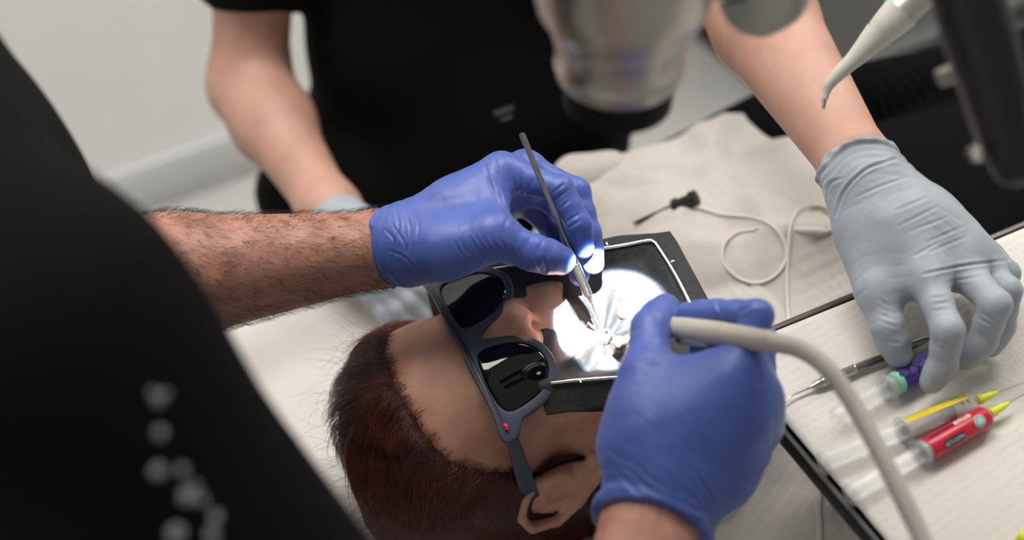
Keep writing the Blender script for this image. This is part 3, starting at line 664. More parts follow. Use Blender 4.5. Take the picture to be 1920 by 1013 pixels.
# seated legs and shoes
def seated(parent, hip, kneeL, kneeR, footL, footR, m):
    pr = [ell(hip, (.14, .18, .11), EYE, .04)]
    for kn, ft, off in ((kneeL, footL, .09), (kneeR, footR, -.09)):
        kn = np.array(kn, float); ft = np.array(ft, float); a = np.array(hip, float) + unit(np.cross([0, 0, 1.], unit(kn - np.array(hip)) * [1, 1, 0])) * off
        pr += [cone(a, .09, kn, .062, .04), cone(kn, .062, ft + [0, 0, .1], .048, .03)]
    organic('trousers', pr, .009, m, parent, disp=lambda V: folds(V, .004, 25, 5, 8))
    for kn, ft in ((kneeL, footL), (kneeR, footR)):
        ft = np.array(ft, float); d = unit((np.array(kn, float) - np.array(hip, float)) * [1, 1, 0])
        organic('shoe', [cone(ft + [0, 0, .045], .042, ft + d * .15 + [0, 0, .035], .034, .01), cone(ft + [0, 0, .1], .044, ft + [0, 0, .04], .044, .01)], .006, M['shoe'], parent)
seated(den, tuple(dt(-.10, 0, .56)), tuple(dt(.24, .32, .50)), tuple(dt(.22, -.34, .50)), tuple(dt(.22, .34, 0)), tuple(dt(.2, -.36, 0)), M['dtrouser'])
# dots printed on the black top
tb = bvh(top_o); C0 = Vector((0, 0, CAMZ))
DOTS = [(296, 748, 13), (300, 812, 12), (296, 884, 15), (341, 882, 11), (352, 930, 17), (378, 938, 10), (404, 970, 12), (330, 1000, 18), (398, 1003, 13), (285, 735, 6), (310, 738, 6), (366, 912, 8)]
for (x, y, r) in DOTS:
    d = Vector(S(x, y, 1)) - C0; d.normalize(); hit, nrm, _, dist = tb.ray_cast(C0, d)
    if hit is None: continue
    rr = r / FPX * dist * .9; X, Y, Zn = frame_of(np.array(nrm)); a = np.linspace(0, 2 * np.pi, 14, endpoint=False); hv = np.array(hit)
    V = [hv + Zn * .0012] ; F = []
    ring = []
    for lv, (rq, hq) in enumerate(((rr * .8, .0012), (rr, .0004), (rr, -.001))):
        for t in a:
            V.append(hv + Zn * hq + rq * (math.cos(t) * X + math.sin(t) * Y))
    for j in range(14):
        F.append((0, 1 + j, 1 + (j + 1) % 14))
        for lv in (0, 1): F.append((1 + lv * 14 + j, 1 + (lv + 1) * 14 + j, 1 + (lv + 1) * 14 + (j + 1) % 14, 1 + lv * 14 + (j + 1) % 14))
    link('printed_dot', poly_mesh('printed_dot', V, F), M['dotp'], den)
def stool(loc, label):
    e = empty('stool', loc, label, 'stool'); l = np.array(loc, float)
    lathe('seat', l + [0, 0, .40], l + [0, 0, 1], [(0, .15), (.015, .19), (.05, .19), (.07, .15)], M['black'], e, 32)
    lathe('column', l + [0, 0, .08], l + [0, 0, 1], [(0, .03), (.2, .03), (.2, .02), (.325, .02)], M['steel'], e, 20)
    for i in range(5):
        a = i * 2 * math.pi / 5; d = np.array([math.cos(a), math.sin(a), 0])
        tube('leg', [l + [0, 0, .10], l + d * .14 + [0, 0, .08], l + d * .25 + [0, 0, .055]], [.02, .017, .013], M['steel'], e, 12)
        lathe('caster', l + d * .25 + [-.012, 0, .026], l + d * .25 + [1, 0, .026], [(0, .026), (.024, .026)], M['black'], e, 16)
stool(tuple(dt(-.10, 0, 0)), 'round black rolling stool under the dentist in the dotted top')

# ================================================================== THE ASSISTANT
asi = empty('person', (-.05, 1.27, .5), 'person in plain black top with pale blue gloves reaching for a syringe', 'person')
A_shR, A_shL = np.array([-.235, 1.30, 1.06]), np.array([.165, 1.30, 1.08])
A_elR = S(468, 160, 1.455); A_elL = S(1372, -50, 1.20)
A_nb = np.array([-.035, 1.30, 1.13]); A_hN = np.array([.0, 1.17, 1.335])
aF = unit([.12, -.80, -.55]); aL = unit(np.cross([0, 0, 1.], aF)); aU = np.cross(aF, aL); AR = np.stack([aL, aU, aF], 1)
ah, ap = head_prims(A_hN, AR, .98, False, A_nb)
a_body = ah + [ell((-.04, 1.30, .98), (.145, .10, .16), EYE, .03), ell((-.05, 1.28, .74), (.13, .095, .18), EYE, .06), ell((-.05, 1.27, .60), (.15, .115, .10), EYE, .05),
               cone(A_nb - [0, 0, .04], .045, A_shR, .045, .05), cone(A_nb - [0, 0, .04], .045, A_shL, .045, .05)]
a_body += arm(A_shR, A_elR, HD_c, HD_w, (.046, .0375, .037, .0245), .03) + arm(A_shL, A_elL, HC_c, HC_w, (.046, .043, .042, .0245))
organic('body', a_body, .0035, M['skin_a'], asi)
atop = [ell((-.045, 1.29, .98), (.165, .12, .17), EYE, .03), ell((-.055, 1.25, .76), (.162, .125, .20), EYE, .08), ell((-.055, 1.235, .61), (.185, .15, .10), EYE, .06), ell((.02, 1.19, .70), (.10, .11, .10), EYE, .06), ell((-.20, 1.15, .625), (.075, .08, .05), EYE, .04),
        cone(A_nb - [0, 0, .06], .062, A_shR, .062, .05), cone(A_nb - [0, 0, .06], .062, A_shL, .062, .05), slv(A_shR, A_elR, .60, .068, .064), slv(A_shL, A_elL, .45, .066, .064)]
ato, _, _ = organic('scrub_top', atop, .005, M['shirt'], asi, disp=lambda V: folds(V, .0045, 26, 6, 12))
P_, G_ = hand_prims(HC_w, HC_f, HC_t, (.0103, .0104, .0097, .0088), (.020, .0138, .0116, .0098), .0265, HC_c, .0275, cuff_ring(HC_c, HC_w - HC_c, .0272, .0030, seed=5) + [cone(S(1690, 430, 1.0), .024, S(1790, 470, .995), .017, .03)])
wx = unit(HC_w - HC_c)
crC = finger_creases(HC_f, HC_t, .0003) + [(S(1640, 375, 1.0), wx + np.array([.2, .15, 0]), .03, .012, .0005), (S(1780, 440, .99), S(1790, 400, 1) - S(1750, 480, 1), .03, .008, .0004)]
organic('glove', P_, .0011, M['glove2'], asi, G_, .009, disp=lambda V: crease_lines(V, LN_C, .00048, 2.6) + creases(V, crC) * .5 + cuff_folds(V, HC_c, HC_w, 13), cut=plane_cut(HC_c, HC_w, .003))
P_, G_ = hand_prims(HD_w, HD_f, HD_t, (.0090, .0092, .0088, .0080), (.018, .0130, .0108, .0090), .0255, HD_c, .0265, cuff_ring(HD_c, HD_w - HD_c, .0262, .0030, seed=6))
organic('glove', P_, .002, M['glove2'], asi, G_, .009, cut=plane_cut(HD_c, HD_w, .003))
cap_hair(A_hN, AR, .98, M['hair'], asi)
seated(asi, (-.05, 1.27, .58), (-.02, 1.03, .45), (-.19, 1.05, .45), (.0, 1.08, 0), (-.24, 1.10, 0), M['dtrouser'])
stool((-.05, 1.30, 0), 'round black rolling stool under the assistant in the plain top')
ab = bvh(ato)
for (x, y, w_, h_) in ((945, 208, 40, 9), (950, 222, 24, 7)):
    d = Vector(S(x, y, 1)) - C0; d.normalize(); hit, nrm, _, dist = ab.ray_cast(C0, d)
    if hit is not None:
        Zn = unit(np.array(nrm)); X = unit(np.array([.94, .1, .34]) - Zn * (np.array([.94, .1, .34]) @ Zn)); Y = np.cross(Zn, X)
        rbox('printed_mark', (w_ / FPX * dist, h_ / FPX * dist, .004), np.stack([X, Y, Zn], 1), np.array(hit), M['inkg'], asi, .001, 1)

# ================================================================== SUNGLASSES
LENS2 = [(9.5, -4), (16, 1.5), (34, 3.5), (52, 2.5), (59.5, -3), (60, -14), (55, -32), (42, -42.5), (27, -41.5), (16, -32), (10.5, -17)]
OUT2 = [(0, 6.5), (14, 8), (34, 7.8), (55, 7.2), (70, 9), (75.5, 6.5), (74, -2), (66, -9), (64.5, -16), (59, -34.5), (43.5, -46.3), (26, -45.3), (13.5, -35.5), (7.5, -20), (4, -11), (0, -8.5)]
gl = empty('sunglasses', tuple(HN + hF * .01), 'dark sunglasses with grey blue frame on the reclining patient', 'sunglasses')
def G3(x, y, z): return HN + HR @ (np.array([x, y, z - .0026 * x * x]) * .001 * HS)
def closed(pts, n=6):
    P = np.array(pts, float); m = len(P); out = []
    for i in range(m):
        a, b, c, d = P[i - 1], P[i], P[(i + 1) % m], P[(i + 2) % m]
        for j in range(n):
            u = j / n; out.append(.5 * (2 * b + (c - a) * u + (2 * a - 5 * b + 4 * c - d) * u * u + (3 * b - a - 3 * c + d) * u ** 3))
    return out
def plate(name, outer, holes, z, th, m, parent, bev=.8):
    cu = bpy.data.curves.new(name, 'CURVE'); cu.dimensions = '2D'; cu.fill_mode = 'BOTH'; cu.extrude = th / 2; cu.bevel_depth = bev; cu.bevel_resolution = 2
    for pts in [outer] + holes:
        sp = cu.splines.new('POLY'); sp.points.add(len(pts) - 1); sp.use_cyclic_u = True
        for i, p in enumerate(pts): sp.points[i].co = (p[0], p[1], 0, 1)
    o = bpy.data.objects.new(name, cu); COL.objects.link(o); dg = bpy.context.evaluated_depsgraph_get(); dg.update()
    me = bpy.data.meshes.new_from_object(o.evaluated_get(dg)); bpy.data.objects.remove(o)
    bm = bmesh.new(); bm.from_mesh(me); bmesh.ops.remove_doubles(bm, verts=bm.verts, dist=1e-4); bmesh.ops.triangulate(bm, faces=[f for f in bm.faces if len(f.verts) > 4])
    long_e = [e for e in bm.edges if e.calc_length() > 6]; bmesh.ops.subdivide_edges(bm, edges=long_e, cuts=2)
    for v in bm.verts: v.co = Vector(G3(v.co.x, v.co.y, v.co.z + z))
    bm.to_mesh(me); bm.free(); me.polygons.foreach_set('use_smooth', [True] * len(me.polygons))
    try: me.set_sharp_from_angle(angle=math.radians(50))
    except Exception: pass
    return link(name, me, m, parent)
outer = [(x, y) for x, y in OUT2] + [(-x, y) for x, y in OUT2[-2:0:-1]]
GZ = 13.0
lens_r = [tuple(p) for p in closed(LENS2)]; lens_l = [(-x, y) for x, y in lens_r][::-1]
plate('frame', [tuple(p) for p in closed(outer, 5)], [lens_r, lens_l], GZ, 2.4, M['specs'], gl, .9)
for sg in (-1, 1):
    c = np.array([sg * 35, -19]); V = []; F = []; ring = np.array([(sg * x, y) for x, y in lens_r]); n = len(ring); rings = 7
    for k in range(rings):
        f = 1 - k / rings
        for p in ring:
            q = c + (p - c) * f * 1.01; dd = ((q - c) ** 2).sum() / 22 ** 2; V.append(G3(q[0], q[1], GZ - .2 + 2.0 * (1 - min(dd, 1.6) * .62)))
    V.append(G3(c[0], c[1], GZ + 1.8))
    for k in range(rings - 1):
        for j in range(n): F.append((k * n + j, k * n + (j + 1) % n, (k + 1) * n + (j + 1) % n, (k + 1) * n + j))
    for j in range(n): F.append(((rings - 1) * n + j, (rings - 1) * n + (j + 1) % n, rings * n))
    if sg < 0: F = [f[::-1] for f in F]
    o = link('lens', poly_mesh('lens', V, F), M['lens'], gl); md = o.modifiers.new('t', 'SOLIDIFY'); md.thickness = .0012; md.offset = -1
    # temple arm
    tp = spline([G3(sg * 73, 2.5, GZ - 1), HN + HR @ (np.array([sg * 76, 2.5, -22]) * .001 * HS), HN + HR @ (np.array([sg * 78, 2, -60]) * .001 * HS), HN + HR @ (np.array([sg * 79, 1, -95]) * .001 * HS), HN + HR @ (np.array([sg * 78, -8, -112]) * .001 * HS), HN + HR @ (np.array([sg * 76, -26, -124]) * .001 * HS)], 6)
    n = len(tp); V = []; F = []; T = np.gradient(tp, axis=0)
    for i in range(n):
        t = unit(T[i]); a = unit(np.cross(t, hL * sg)); bq = unit(hL * sg - t * (t @ (hL * sg))); hw = np.interp(i / n, [0, .12, .5, .8, 1], [.0045, .0048, .0072, .0062, .0050]) * HS; th = .0018
        for ang in np.linspace(0, 2 * np.pi, 12, endpoint=False):
            cx, sx = math.cos(ang), math.sin(ang); V.append(tp[i] + a * hw * np.sign(cx) * abs(cx) ** .5 + bq * th * np.sign(sx) * abs(sx) ** .5)
    for i in range(n - 1):
        for j in range(12): F.append((i * 12 + j, i * 12 + (j + 1) % 12, (i + 1) * 12 + (j + 1) % 12, (i + 1) * 12 + j))
    F += [tuple(range(12)), tuple(range((n - 1) * 12, n * 12))[::-1]]
    link('temple_arm', poly_mesh('temple_arm', V, F, True, 50), M['specs'], gl)
    e0 = G3(sg * 66.5, 3.5, GZ + 2.1)
    organic('red_emblem', [ell(e0, (.0036, .0018, .0009), HR, .0005), ell(e0 + HR @ np.array([0, .0, .0004]), (.0018, .0012, .0009), HR, .0005)], .0003, M['red'], gl)

# ================================================================== RUBBER DAM
def Hm(l, u, f): return HN + HR @ (np.array([l, u, f], float) * .001)
dam = empty('rubber_dam', tuple(Hm(-35, -95, -5)), 'black rubber dam sheet stretched on a steel frame over the mouth', 'dental dam')
q00, q10, q11, q01 = np.array([60, -44.]), np.array([17, -160.]), np.array([-99, -150.]), np.array([-55, -35.])
tooth = Hm(-29.5, -92.5, -10)
def frame_pt(a, b): return (q00 * (1 - a) + q10 * a) * (1 - b) + (q01 * (1 - a) + q11 * a) * b
def frame_f(a, b): return 9 - 14 * (1 - a) * (1 - b) - 2 * a * b
NA = 96; V = []; F = []
for i in range(NA):
    for j in range(NA):
        a = -.06 + 1.20 * i / (NA - 1); b = -.12 + 1.28 * j / (NA - 1)
        q = frame_pt(a, b); aa, bb_ = min(max(a, 0), 1), min(max(b, 0), 1); f = frame_f(aa, bb_)
        # nose side is scooped out below the nose
        sc = math.exp(-((a) / .28) ** 2) * math.exp(-((b - .52) / .30) ** 2); q = q + np.array([0, -24]) * sc
        # pulled down to the tooth
        r = math.hypot(q[0] + 29.5, q[1] + 92.5); inside = min(max(min(aa, 1 - aa, bb_, 1 - bb_) / .12, 0), 1); inside = inside * inside * (3 - 2 * inside)
        th = math.atan2(q[1] + 92.5, q[0] + 29.5)
        f -= inside * (21 * math.exp(-(r / 26) ** 1.3) + 3.5)
        f += inside * 4.6 * math.exp(-((r - 16) / 24) ** 2) * math.sin(7 * th + .8) + inside * 2.6 * math.exp(-((r - 22) / 14) ** 2) * math.sin(13 * th)
        # fold running from the tooth to the upper left, as a ridge
        if r > 4:
            f += inside * 4 * math.exp(-(((th - 2.0 + math.pi) % (2 * math.pi) - math.pi) / .22) ** 2) * math.exp(-((r - 25) / 22) ** 2)
        # free margins drop and curl
        out = max(a - 1, 0) * 100 + max(b - 1, 0) * 100 + max(-b, 0) * 100 + max(-a, 0) * 60
        f += -.55 * max(b - 1, 0) * 130 - .25 * max(a - 1, 0) * 100 - max(-b, 0) * 40 + (3.0 * math.sin(5 * a + 3 * b) + 1.5 * math.sin(17 * a)) * min(out / 8, 1)
        V.append(Hm(q[0], q[1], f))
for i in range(NA - 1):
    for j in range(NA - 1): F.append((i * NA + j, i * NA + j + 1, (i + 1) * NA + j + 1, (i + 1) * NA + j))
so = link('sheet', poly_mesh('sheet', V, F), M['dam'], dam); md = so.modifiers.new('t', 'SOLIDIFY'); md.thickness = .0006; md.offset = 0
# lower hanging flap
V = []; F = []; n1, n2 = 40, 12
for i in range(n1):
    a = -.02 + .86 * i / (n1 - 1)
    for j in range(n2):
        t = j / (n2 - 1); q = frame_pt(a, 1.0); q = q + np.array([-15 * t - 3 * math.sin(a * 9) * t, 0]); V.append(Hm(q[0], q[1], 8 - 7 * t - 4 * t * t + 1.6 * math.sin(a * 14 + 2 * t) * t))
for i in range(n1 - 1):
    for j in range(n2 - 1): F.append((i * n2 + j, i * n2 + j + 1, (i + 1) * n2 + j + 1, (i + 1) * n2 + j))
fo = link('hanging_flap', poly_mesh('hanging_flap', V, F), M['dam'], dam); md = fo.modifiers.new('t', 'SOLIDIFY'); md.thickness = .0006
# steel U frame with pegs
def fp(a, b, up=2.2): q = frame_pt(a, b); return Hm(q[0], q[1], frame_f(min(max(a, 0), 1), min(max(b, 0), 1)) + up)
wp = [fp(-.02, 0), fp(.2, .0), fp(.5, -.01), fp(.8, 0), fp(.96, 0)] + [fp(.99, .02), fp(1.0, .06), fp(1.02, .3), fp(1.02, .6), fp(1.0, .94), fp(.99, .98)] + [fp(.96, 1.0), fp(.8, 1.0), fp(.5, 1.01), fp(.2, 1.0), fp(.035, 1.0)]
tube('wire_frame', spline(wp, 6), .0013, M['wire'], dam, 12)
for a, b, da, db in ((.1, 0, 0, -1), (.4, 0, 0, -1), (.72, 0, 0, -1), (1.02, .2, 1, 0), (1.02, .55, 1, 0), (1.0, .85, 1, 0), (.85, 1, 0, 1), (.55, 1, 0, 1), (.2, 1, 0, 1)):
    p = fp(a, b); e_ = fp(a + da * .03, b + db * .03, 4.2); tube('peg', [p, (p + e_) / 2 + hF * .001, e_], .0007, M['wire'], dam, 8)
# tooth, ring clamp
tg = empty('dam_clamp', tuple(tooth), 'small steel ring clamp around the treated tooth in the dam', 'clamp')
organic('crown', [ell(tooth - hF * .003, (.0048, .0050, .0055), HR, .002), ell(tooth + HR @ np.array([.0028, .002, .0008]), (.0022, .0022, .0026), HR, .002), ell(tooth + HR @ np.array([-.0028, -.002, .0008]), (.0022, .0022, .0026), HR, .002), ell(tooth + hF * .0035, (.0026, .0026, .0034), HR, .001, True)], .0005, M['tooth'], tg)
a = np.linspace(0, 2 * np.pi, 29); ringp = [tooth + HR @ np.array([.0056 * math.cos(t), .0062 * math.sin(t), .0022]) for t in a]
tube('ring', ringp, .0007, M['wire'], tg, 8)
for s_ in (-1, 1):
    tube('wing', [tooth + HR @ np.array([s_ * .0056, .001, .0022]), tooth + HR @ np.array([s_ * .010, .0035, .004]), tooth + HR @ np.array([s_ * .0145, .005, .0045])], [.0009, .0011, .0006], M['wire'], tg, 8)

# ================================================================== INSTRUMENTS IN HAND
pr_ = empty('dental_probe', tuple(S(1125, 605, 1.035)), 'thin steel dental probe held in the raised blue glove', 'dental instrument')
p_t, p_h = S(1128, 616, 1.043), S(978, 250, .972)
ax = unit(p_h - p_t); Lp = np.linalg.norm(p_h - p_t)
lathe('handle', p_t, p_h, [(.022, .0010), (.024, .0022), (.034, .0031), (.060, .0032), (.066, .0026), (.070, .0030), (.074, .0019), (.090, .0017), (.0965, .0026), (.102, .0024), (.104, .0021), (Lp - .003, .0021), (Lp - .001, .0019), (Lp, .0012)], M['dsteel'], pr_, 20)
lathe('knurled_grip', p_t, p_h, sum([[(.030 + i * .0024, .0033), (.0312 + i * .0024, .0036)] for i in range(12)], []), M['steel'], pr_, 16)
tube('tip', [p_t, p_t + ax * .008, p_t + ax * .016, p_t + ax * .0235], [.0002, .0005, .0008, .0012], M['steel'], pr_, 10)

hpc = empty('handpiece', tuple(S(1350, 625, .89)), 'grey dental handpiece with hose held in the lower blue glove', 'handpiece')
h0, h1 = S(1250, 612, .926), S(1452, 642, .862); Lh_ = np.linalg.norm(h1 - h0)
lathe('body', h0, h1, [(0, .0062), (.004, .0068), (.018, .0076), (Lh_ * .55, .0080), (Lh_ * .56, .0077), (Lh_ * .75, .0074), (Lh_ * .92, .0066), (Lh_ * .925, .0070), (Lh_ * .98, .0066), (Lh_, .0055)], M['hp'], hpc, 32)
hm = S(1195, 632, .985)
tube('neck', spline([h0 + (h1 - h0) * .05, h0 - unit(h1 - h0) * .006 + np.array([0, 0, -.003]), hm, S(1166, 642, 1.030)], 6), np.linspace(.0058, .0036, 19), M['steel'], hpc, 16)
lathe('head', S(1160, 640, 1.026), S(1160, 650, 1.045), [(0, .004), (.001, .0048), (.011, .0048), (.0125, .003)], M['steel'], hpc, 20)
tube('bur', [S(1160, 650, 1.042), S(1150, 640, 1.052)], [.0008, .0005], M['needle'], hpc, 8)
lathe('button', h0 + (h1 - h0) * .12 + np.array([-.001, -.0068, -.004]), h1 + np.array([-.001, -.0068, -.004]), [(0, .0022), (.012, .0025), (.026, .0018)], M['steel'], hpc, 16)
hose = spline([h1 - (h1 - h0) * .05, S(1500, 655, .852), S(1550, 690, .842), S(1600, 758, .830), S(1650, 850, .815), S(1695, 940, .802), S(1730, 1015, .792), S(1765, 1110, .780), S(1800, 1250, .76), np.array([.33, .30, .88]), np.array([.55, .30, .62]), np.array([.85, .45, .50]), body(.9, -.24, .47)], 8)
tube('hose', hose, np.interp(np.linspace(0, 1, len(hose)), [0, .06, .2, 1], [.0064, .0058, .0054, .0052]), M['cable'], hpc, 20)

# ================================================================== MICROSCOPE
mb = S(1158, 192, .80); up = unit([-.012, .02, 1.0])
mic = empty('dental_microscope', tuple(mb), 'brushed steel head of a dental microscope above the patient', 'microscope')
lathe('objective_ring', mb, mb + up, [(0, .0285), (.001, .0305), (.018, .0318), (.022, .0318)], M['matte'], mic, 48)
lathe('objective_lens', mb + up * .0005, mb + up, [(-.0012, .012), (-.0005, .024), (.001, .0285)], M['lensglass'], mic, 40)
lathe('steel_barrel', mb + up * .019, mb + up, [(0, .033), (.003, .0352), (.010, .0362), (.0115, .0352), (.013, .0352), (.030, .0372), (.0315, .0385), (.034, .0385), (.036, .0395), (.046, .0455), (.060, .0480), (.115, .0480)], M['scope'], mic, 64)
lathe('upper_body', mb + up * .129, mb + up, [(0, .046), (.01, .056), (.12, .056), (.14, .045)], M['scope_dark'], mic, 48)
kc = S(1432, -12, .775); kd = unit([-.35, -.80, .45])
lathe('side_knob', kc - kd * .02, kc + kd, [(0, .0200), (.002, .0225), (.032, .0225), (.036, .019)], M['scope_grey'], mic, 40)
tube('knob_bracket', [mb + up * .085 + np.array([.03, 0, 0]), kc - kd * .012], [.013, .010], M['dsteel'], mic, 16)
ey = mb + up * .22
for s_ in (-1, 1):
    bs = ey + fs * s_ * .032; tube('eyepiece', [bs, bs - fd * .10 + np.array([0, 0, .05]), bs - fd * .16 + np.array([0, 0, .075])], [.019, .018, .022], M['black'], mic, 20)
tube('suspension_arm', spline([mb + up * .25, mb + up * .42 + np.array([.06, .06, 0]), mb + np.array([.40, .32, .75]), mb + np.array([.6, .45, 1.2]), np.array([.75, 1.10, 2.59])], 6), .028, M['scope_dark'], mic, 20)
tgt = S(1152, 606, 1.055)
lm = unit(tgt - (mb - up * .004)); lp = mb - up * .003
lathe('lamp_port', mb - up * .0012, mb - up, [(0, .006), (.0006, .006)], M['glowlens'], mic, 20)
def spot(name, watts, col, size, blend, rad):
    ld = bpy.data.lights.new(name, 'SPOT'); ld.energy = watts; ld.color = col; ld.spot_size = size; ld.spot_blend = blend; ld.shadow_soft_size = rad
    lo = bpy.data.objects.new(name, ld); COL.objects.link(lo); lo.location = lp - up * .004; lo.rotation_euler = Vector(lm).to_track_quat('-Z', 'Y').to_euler(); return lo
spot('microscope_light', SCOPE_WATTS, (.97, .985, 1), math.radians(17.8), .04, .003)
spot('microscope_fringe', SCOPE_WATTS * .10, (.10, .35, 1), math.radians(19.4), .10, .003)

# ================================================================== BIB
bvs = [bvh(swo), bvh(pb_o)]
ns, nw = 110, 120; H = np.zeros((ns, nw)); SS = np.linspace(-.17, .15, ns); WW = np.linspace(-.235, .215, nw)
for i, s_ in enumerate(SS):
    for j, w_ in enumerate(WW):
        p = body(s_, w_, 1.3); z = .66
        for b_ in bvs:
            hit = b_.ray_cast(Vector(p), Vector((0, 0, -1)))[0]
            if hit is not None: z = max(z, hit.z)
        H[i, j] = min(z, .845)
B = H.copy()
for _ in range(160):
    P2 = np.pad(B, 1, mode='edge'); B = np.maximum((P2[:-2, 1:-1] + P2[2:, 1:-1] + P2[1:-1, :-2] + P2[1:-1, 2:]) / 4, H + .003)
V = []; F = []
for i, s_ in enumerate(SS):
    for j, w_ in enumerate(WW):
        p = body(s_, w_, 0); z = B[i, j] + .004
        z += .0045 * math.exp(-((s_ - .02 - .35 * w_) / .012) ** 2) * (w_ > -.1) + .004 * math.exp(-((w_ - .03 + .5 * s_) / .010) ** 2)     # creases from folding
        z += .004 * math.exp(-abs((w_ - .10 - .9 * s_) / .010)) + .005 * math.exp(-abs((s_ + .05 + .2 * w_) / .012)) - .004 * math.exp(-abs((s_ - .09 + .5 * w_) / .010))
        z += .0050 * (math.sin(24 * s_ + 19 * w_ + 1.5 * math.sin(30 * w_)) + math.sin(-17 * s_ + 41 * w_ + 1.2 * math.sin(26 * s_)) + .6 * math.sin(60 * s_ - 30 * w_))
        z += .0065 * abs(math.sin(19 * s_ - 27 * w_ + 2 * math.sin(13 * w_))) + .0065 * abs(math.sin(31 * w_ + 12 * s_ + 2.2 * math.sin(21 * s_ + 1))) - .006
        z = max(z, H[i, j] + .003)
        pl = max(max(0, min(1, (s_ - .0) / .04)) * max(0, min(1, (.02 - w_) / .06)), max(0, min(1, (-.09 - w_) / .03))); z += pl * .0013 * math.sin(w_ * 2 * math.pi / .006)              # pleats
        V.append(p + np.array([0, 0, z]))
for i in range(ns - 1):
    for j in range(nw - 1): F.append((i * nw + j, (i + 1) * nw + j, (i + 1) * nw + j + 1, i * nw + j + 1))
bo = link('patient_bib', poly_mesh('patient_bib', V, F), M['bib']); md = bo.modifiers.new('t', 'SOLIDIFY'); md.thickness = .0009; md.offset = 1
tag(bo, 'pale crinkled paper bib spread over the patient chest', 'bib'); bib_b = bvh(bo)
def on_bib(x, y, lift):
    d = Vector(S(x, y, 1)) - C0; d.normalize(); h = bib_b.ray_cast(C0, d)[0]
    p = np.array(h) if h is not None else at_z(x, y, .835)
    return p + np.array([0, 0, lift])
# apex locator lead with black hook clip
ld_ = empty('clip_lead', tuple(on_bib(1290, 395, .004)), 'white cable with a black hook clip looped on the paper bib', 'cable')
c0, c1 = on_bib(1186, 432, .008), on_bib(1306, 386, .010)
Lc = np.linalg.norm(c1 - c0)
lathe('hook_clip', c0, c1, [(0, .0008), (.004, .0016), (Lc * .62, .0030), (Lc * .64, .0066), (Lc * .70, .0072), (Lc * .72, .0055), (Lc * .88, .0055), (Lc * .90, .0072), (Lc * .98, .0072), (Lc, .004)], M['black'], ld_, 20)
cp = [(1302, 391), (1328, 399), (1352, 406), (1408, 412), (1443, 425), (1467, 453), (1473, 485), (1459, 516), (1427, 534), (1392, 530), (1360, 504), (1354, 477), (1364, 453), (1388, 439), (1416, 435)]
pth = spline([on_bib(x, y, .0025) for x, y in cp], 5); tube('cable', pth, np.interp(np.linspace(0, 1, len(pth)), [0, .12, .2, 1], [.0026, .0022, .0014, .0014]), M['wcable'], ld_, 10)
c0, c1 = on_bib(1414, 434, .0032), on_bib(1545, 443, .0048); Lc = np.linalg.norm(c1 - c0)
lathe('connector', c0, c1, [(0, .0014), (Lc * .2, .0020), (Lc * .42, .0030), (Lc * .55, .0034), (Lc * .9, .0038), (Lc * .97, .0034), (Lc, .0018)], M['white'], ld_, 16)
cp = [(1542, 443), (1566, 431), (1568, 416), (1554, 399), (1526, 391), (1498, 398), (1484, 418), (1478, 445), (1475, 516), (1476, 576), (1478, 603), (1482, 640), (1490, 690)]
pth = spline([on_bib(x, y, .0035 if i < 7 else .0065 if i == 7 else .0025) for i, (x, y) in enumerate(cp)], 5); tube('cable', pth, .0014, M['wcable'], ld_, 10)
# second lead hanging below the lower glove
pth = spline([on_bib(x, y, .003) for x, y in [(1330, 985), (1355, 975), (1385, 950), (1400, 918), (1404, 890), (1395, 850)]], 5)
l2 = tube('thin_lead', pth, .0012, M['wcable'], None, 10); tag(l2, 'thin white lead curving out below the lower blue glove', 'cable')

tie = spline([on_bib(x, y, .006) for x, y in [(1536, 860), (1535, 910), (1532, 960), (1534, 1013), (1530, 1050)]], 4)
tie_o = tube('bib_tie', tie, .0024, M['wcable'], None, 12); tag(tie_o, 'pale flat tie strip hanging below the edge of the tray', 'strip')
# ================================================================== TRAY
TZ = .90
ta, tbk = at_z(1354, 660, TZ), at_z(1880, 440, TZ); tfr = at_z(1620, 1013, TZ)
T1 = unit(tbk - ta); T2 = unit((tfr - ta) - T1 * ((tfr - ta) @ T1)); RT = np.stack([T1, -T2, [0, 0, 1]], 1)
def tr(a, b, z=0): return ta + T1 * a + T2 * b + np.array([0, 0, z])
TL, TW = .40, .30
ty = empty('instrument_tray', tuple(tr(TL / 2, TW / 2)), 'dark metal instrument tray over the patient chest, lined with white paper', 'tray')
rbox('tray_base', (TL, TW, .007), RT, tr(TL / 2, TW / 2, -.0085), M['tray_side'], ty, .003)
rbox('rim', (TL + .006, .006, .012), RT, tr(TL / 2, -.002, -.006), M['tray'], ty, .002)
rbox('rim', (TL + .006, .007, .016), RT, tr(TL / 2, TW + .002, -.008), M['tray'], ty, .002)
rbox('rim', (.006, TW, .012), RT, tr(-.002, TW / 2, -.007), M['tray_side'], ty, .002)
rbox('rim', (.007, TW, .016), RT, tr(TL + .002, TW / 2, -.008), M['tray'], ty, .002)
tube('support_arm', [tr(TL * .75, TW * .5, -.016), tr(TL * .75, TW * .5, -.05), tr(TL + .25, TW * .6, -.06), tr(TL + .6, TW * .8, -.06)], .014, M['scope_grey'], ty, 16)
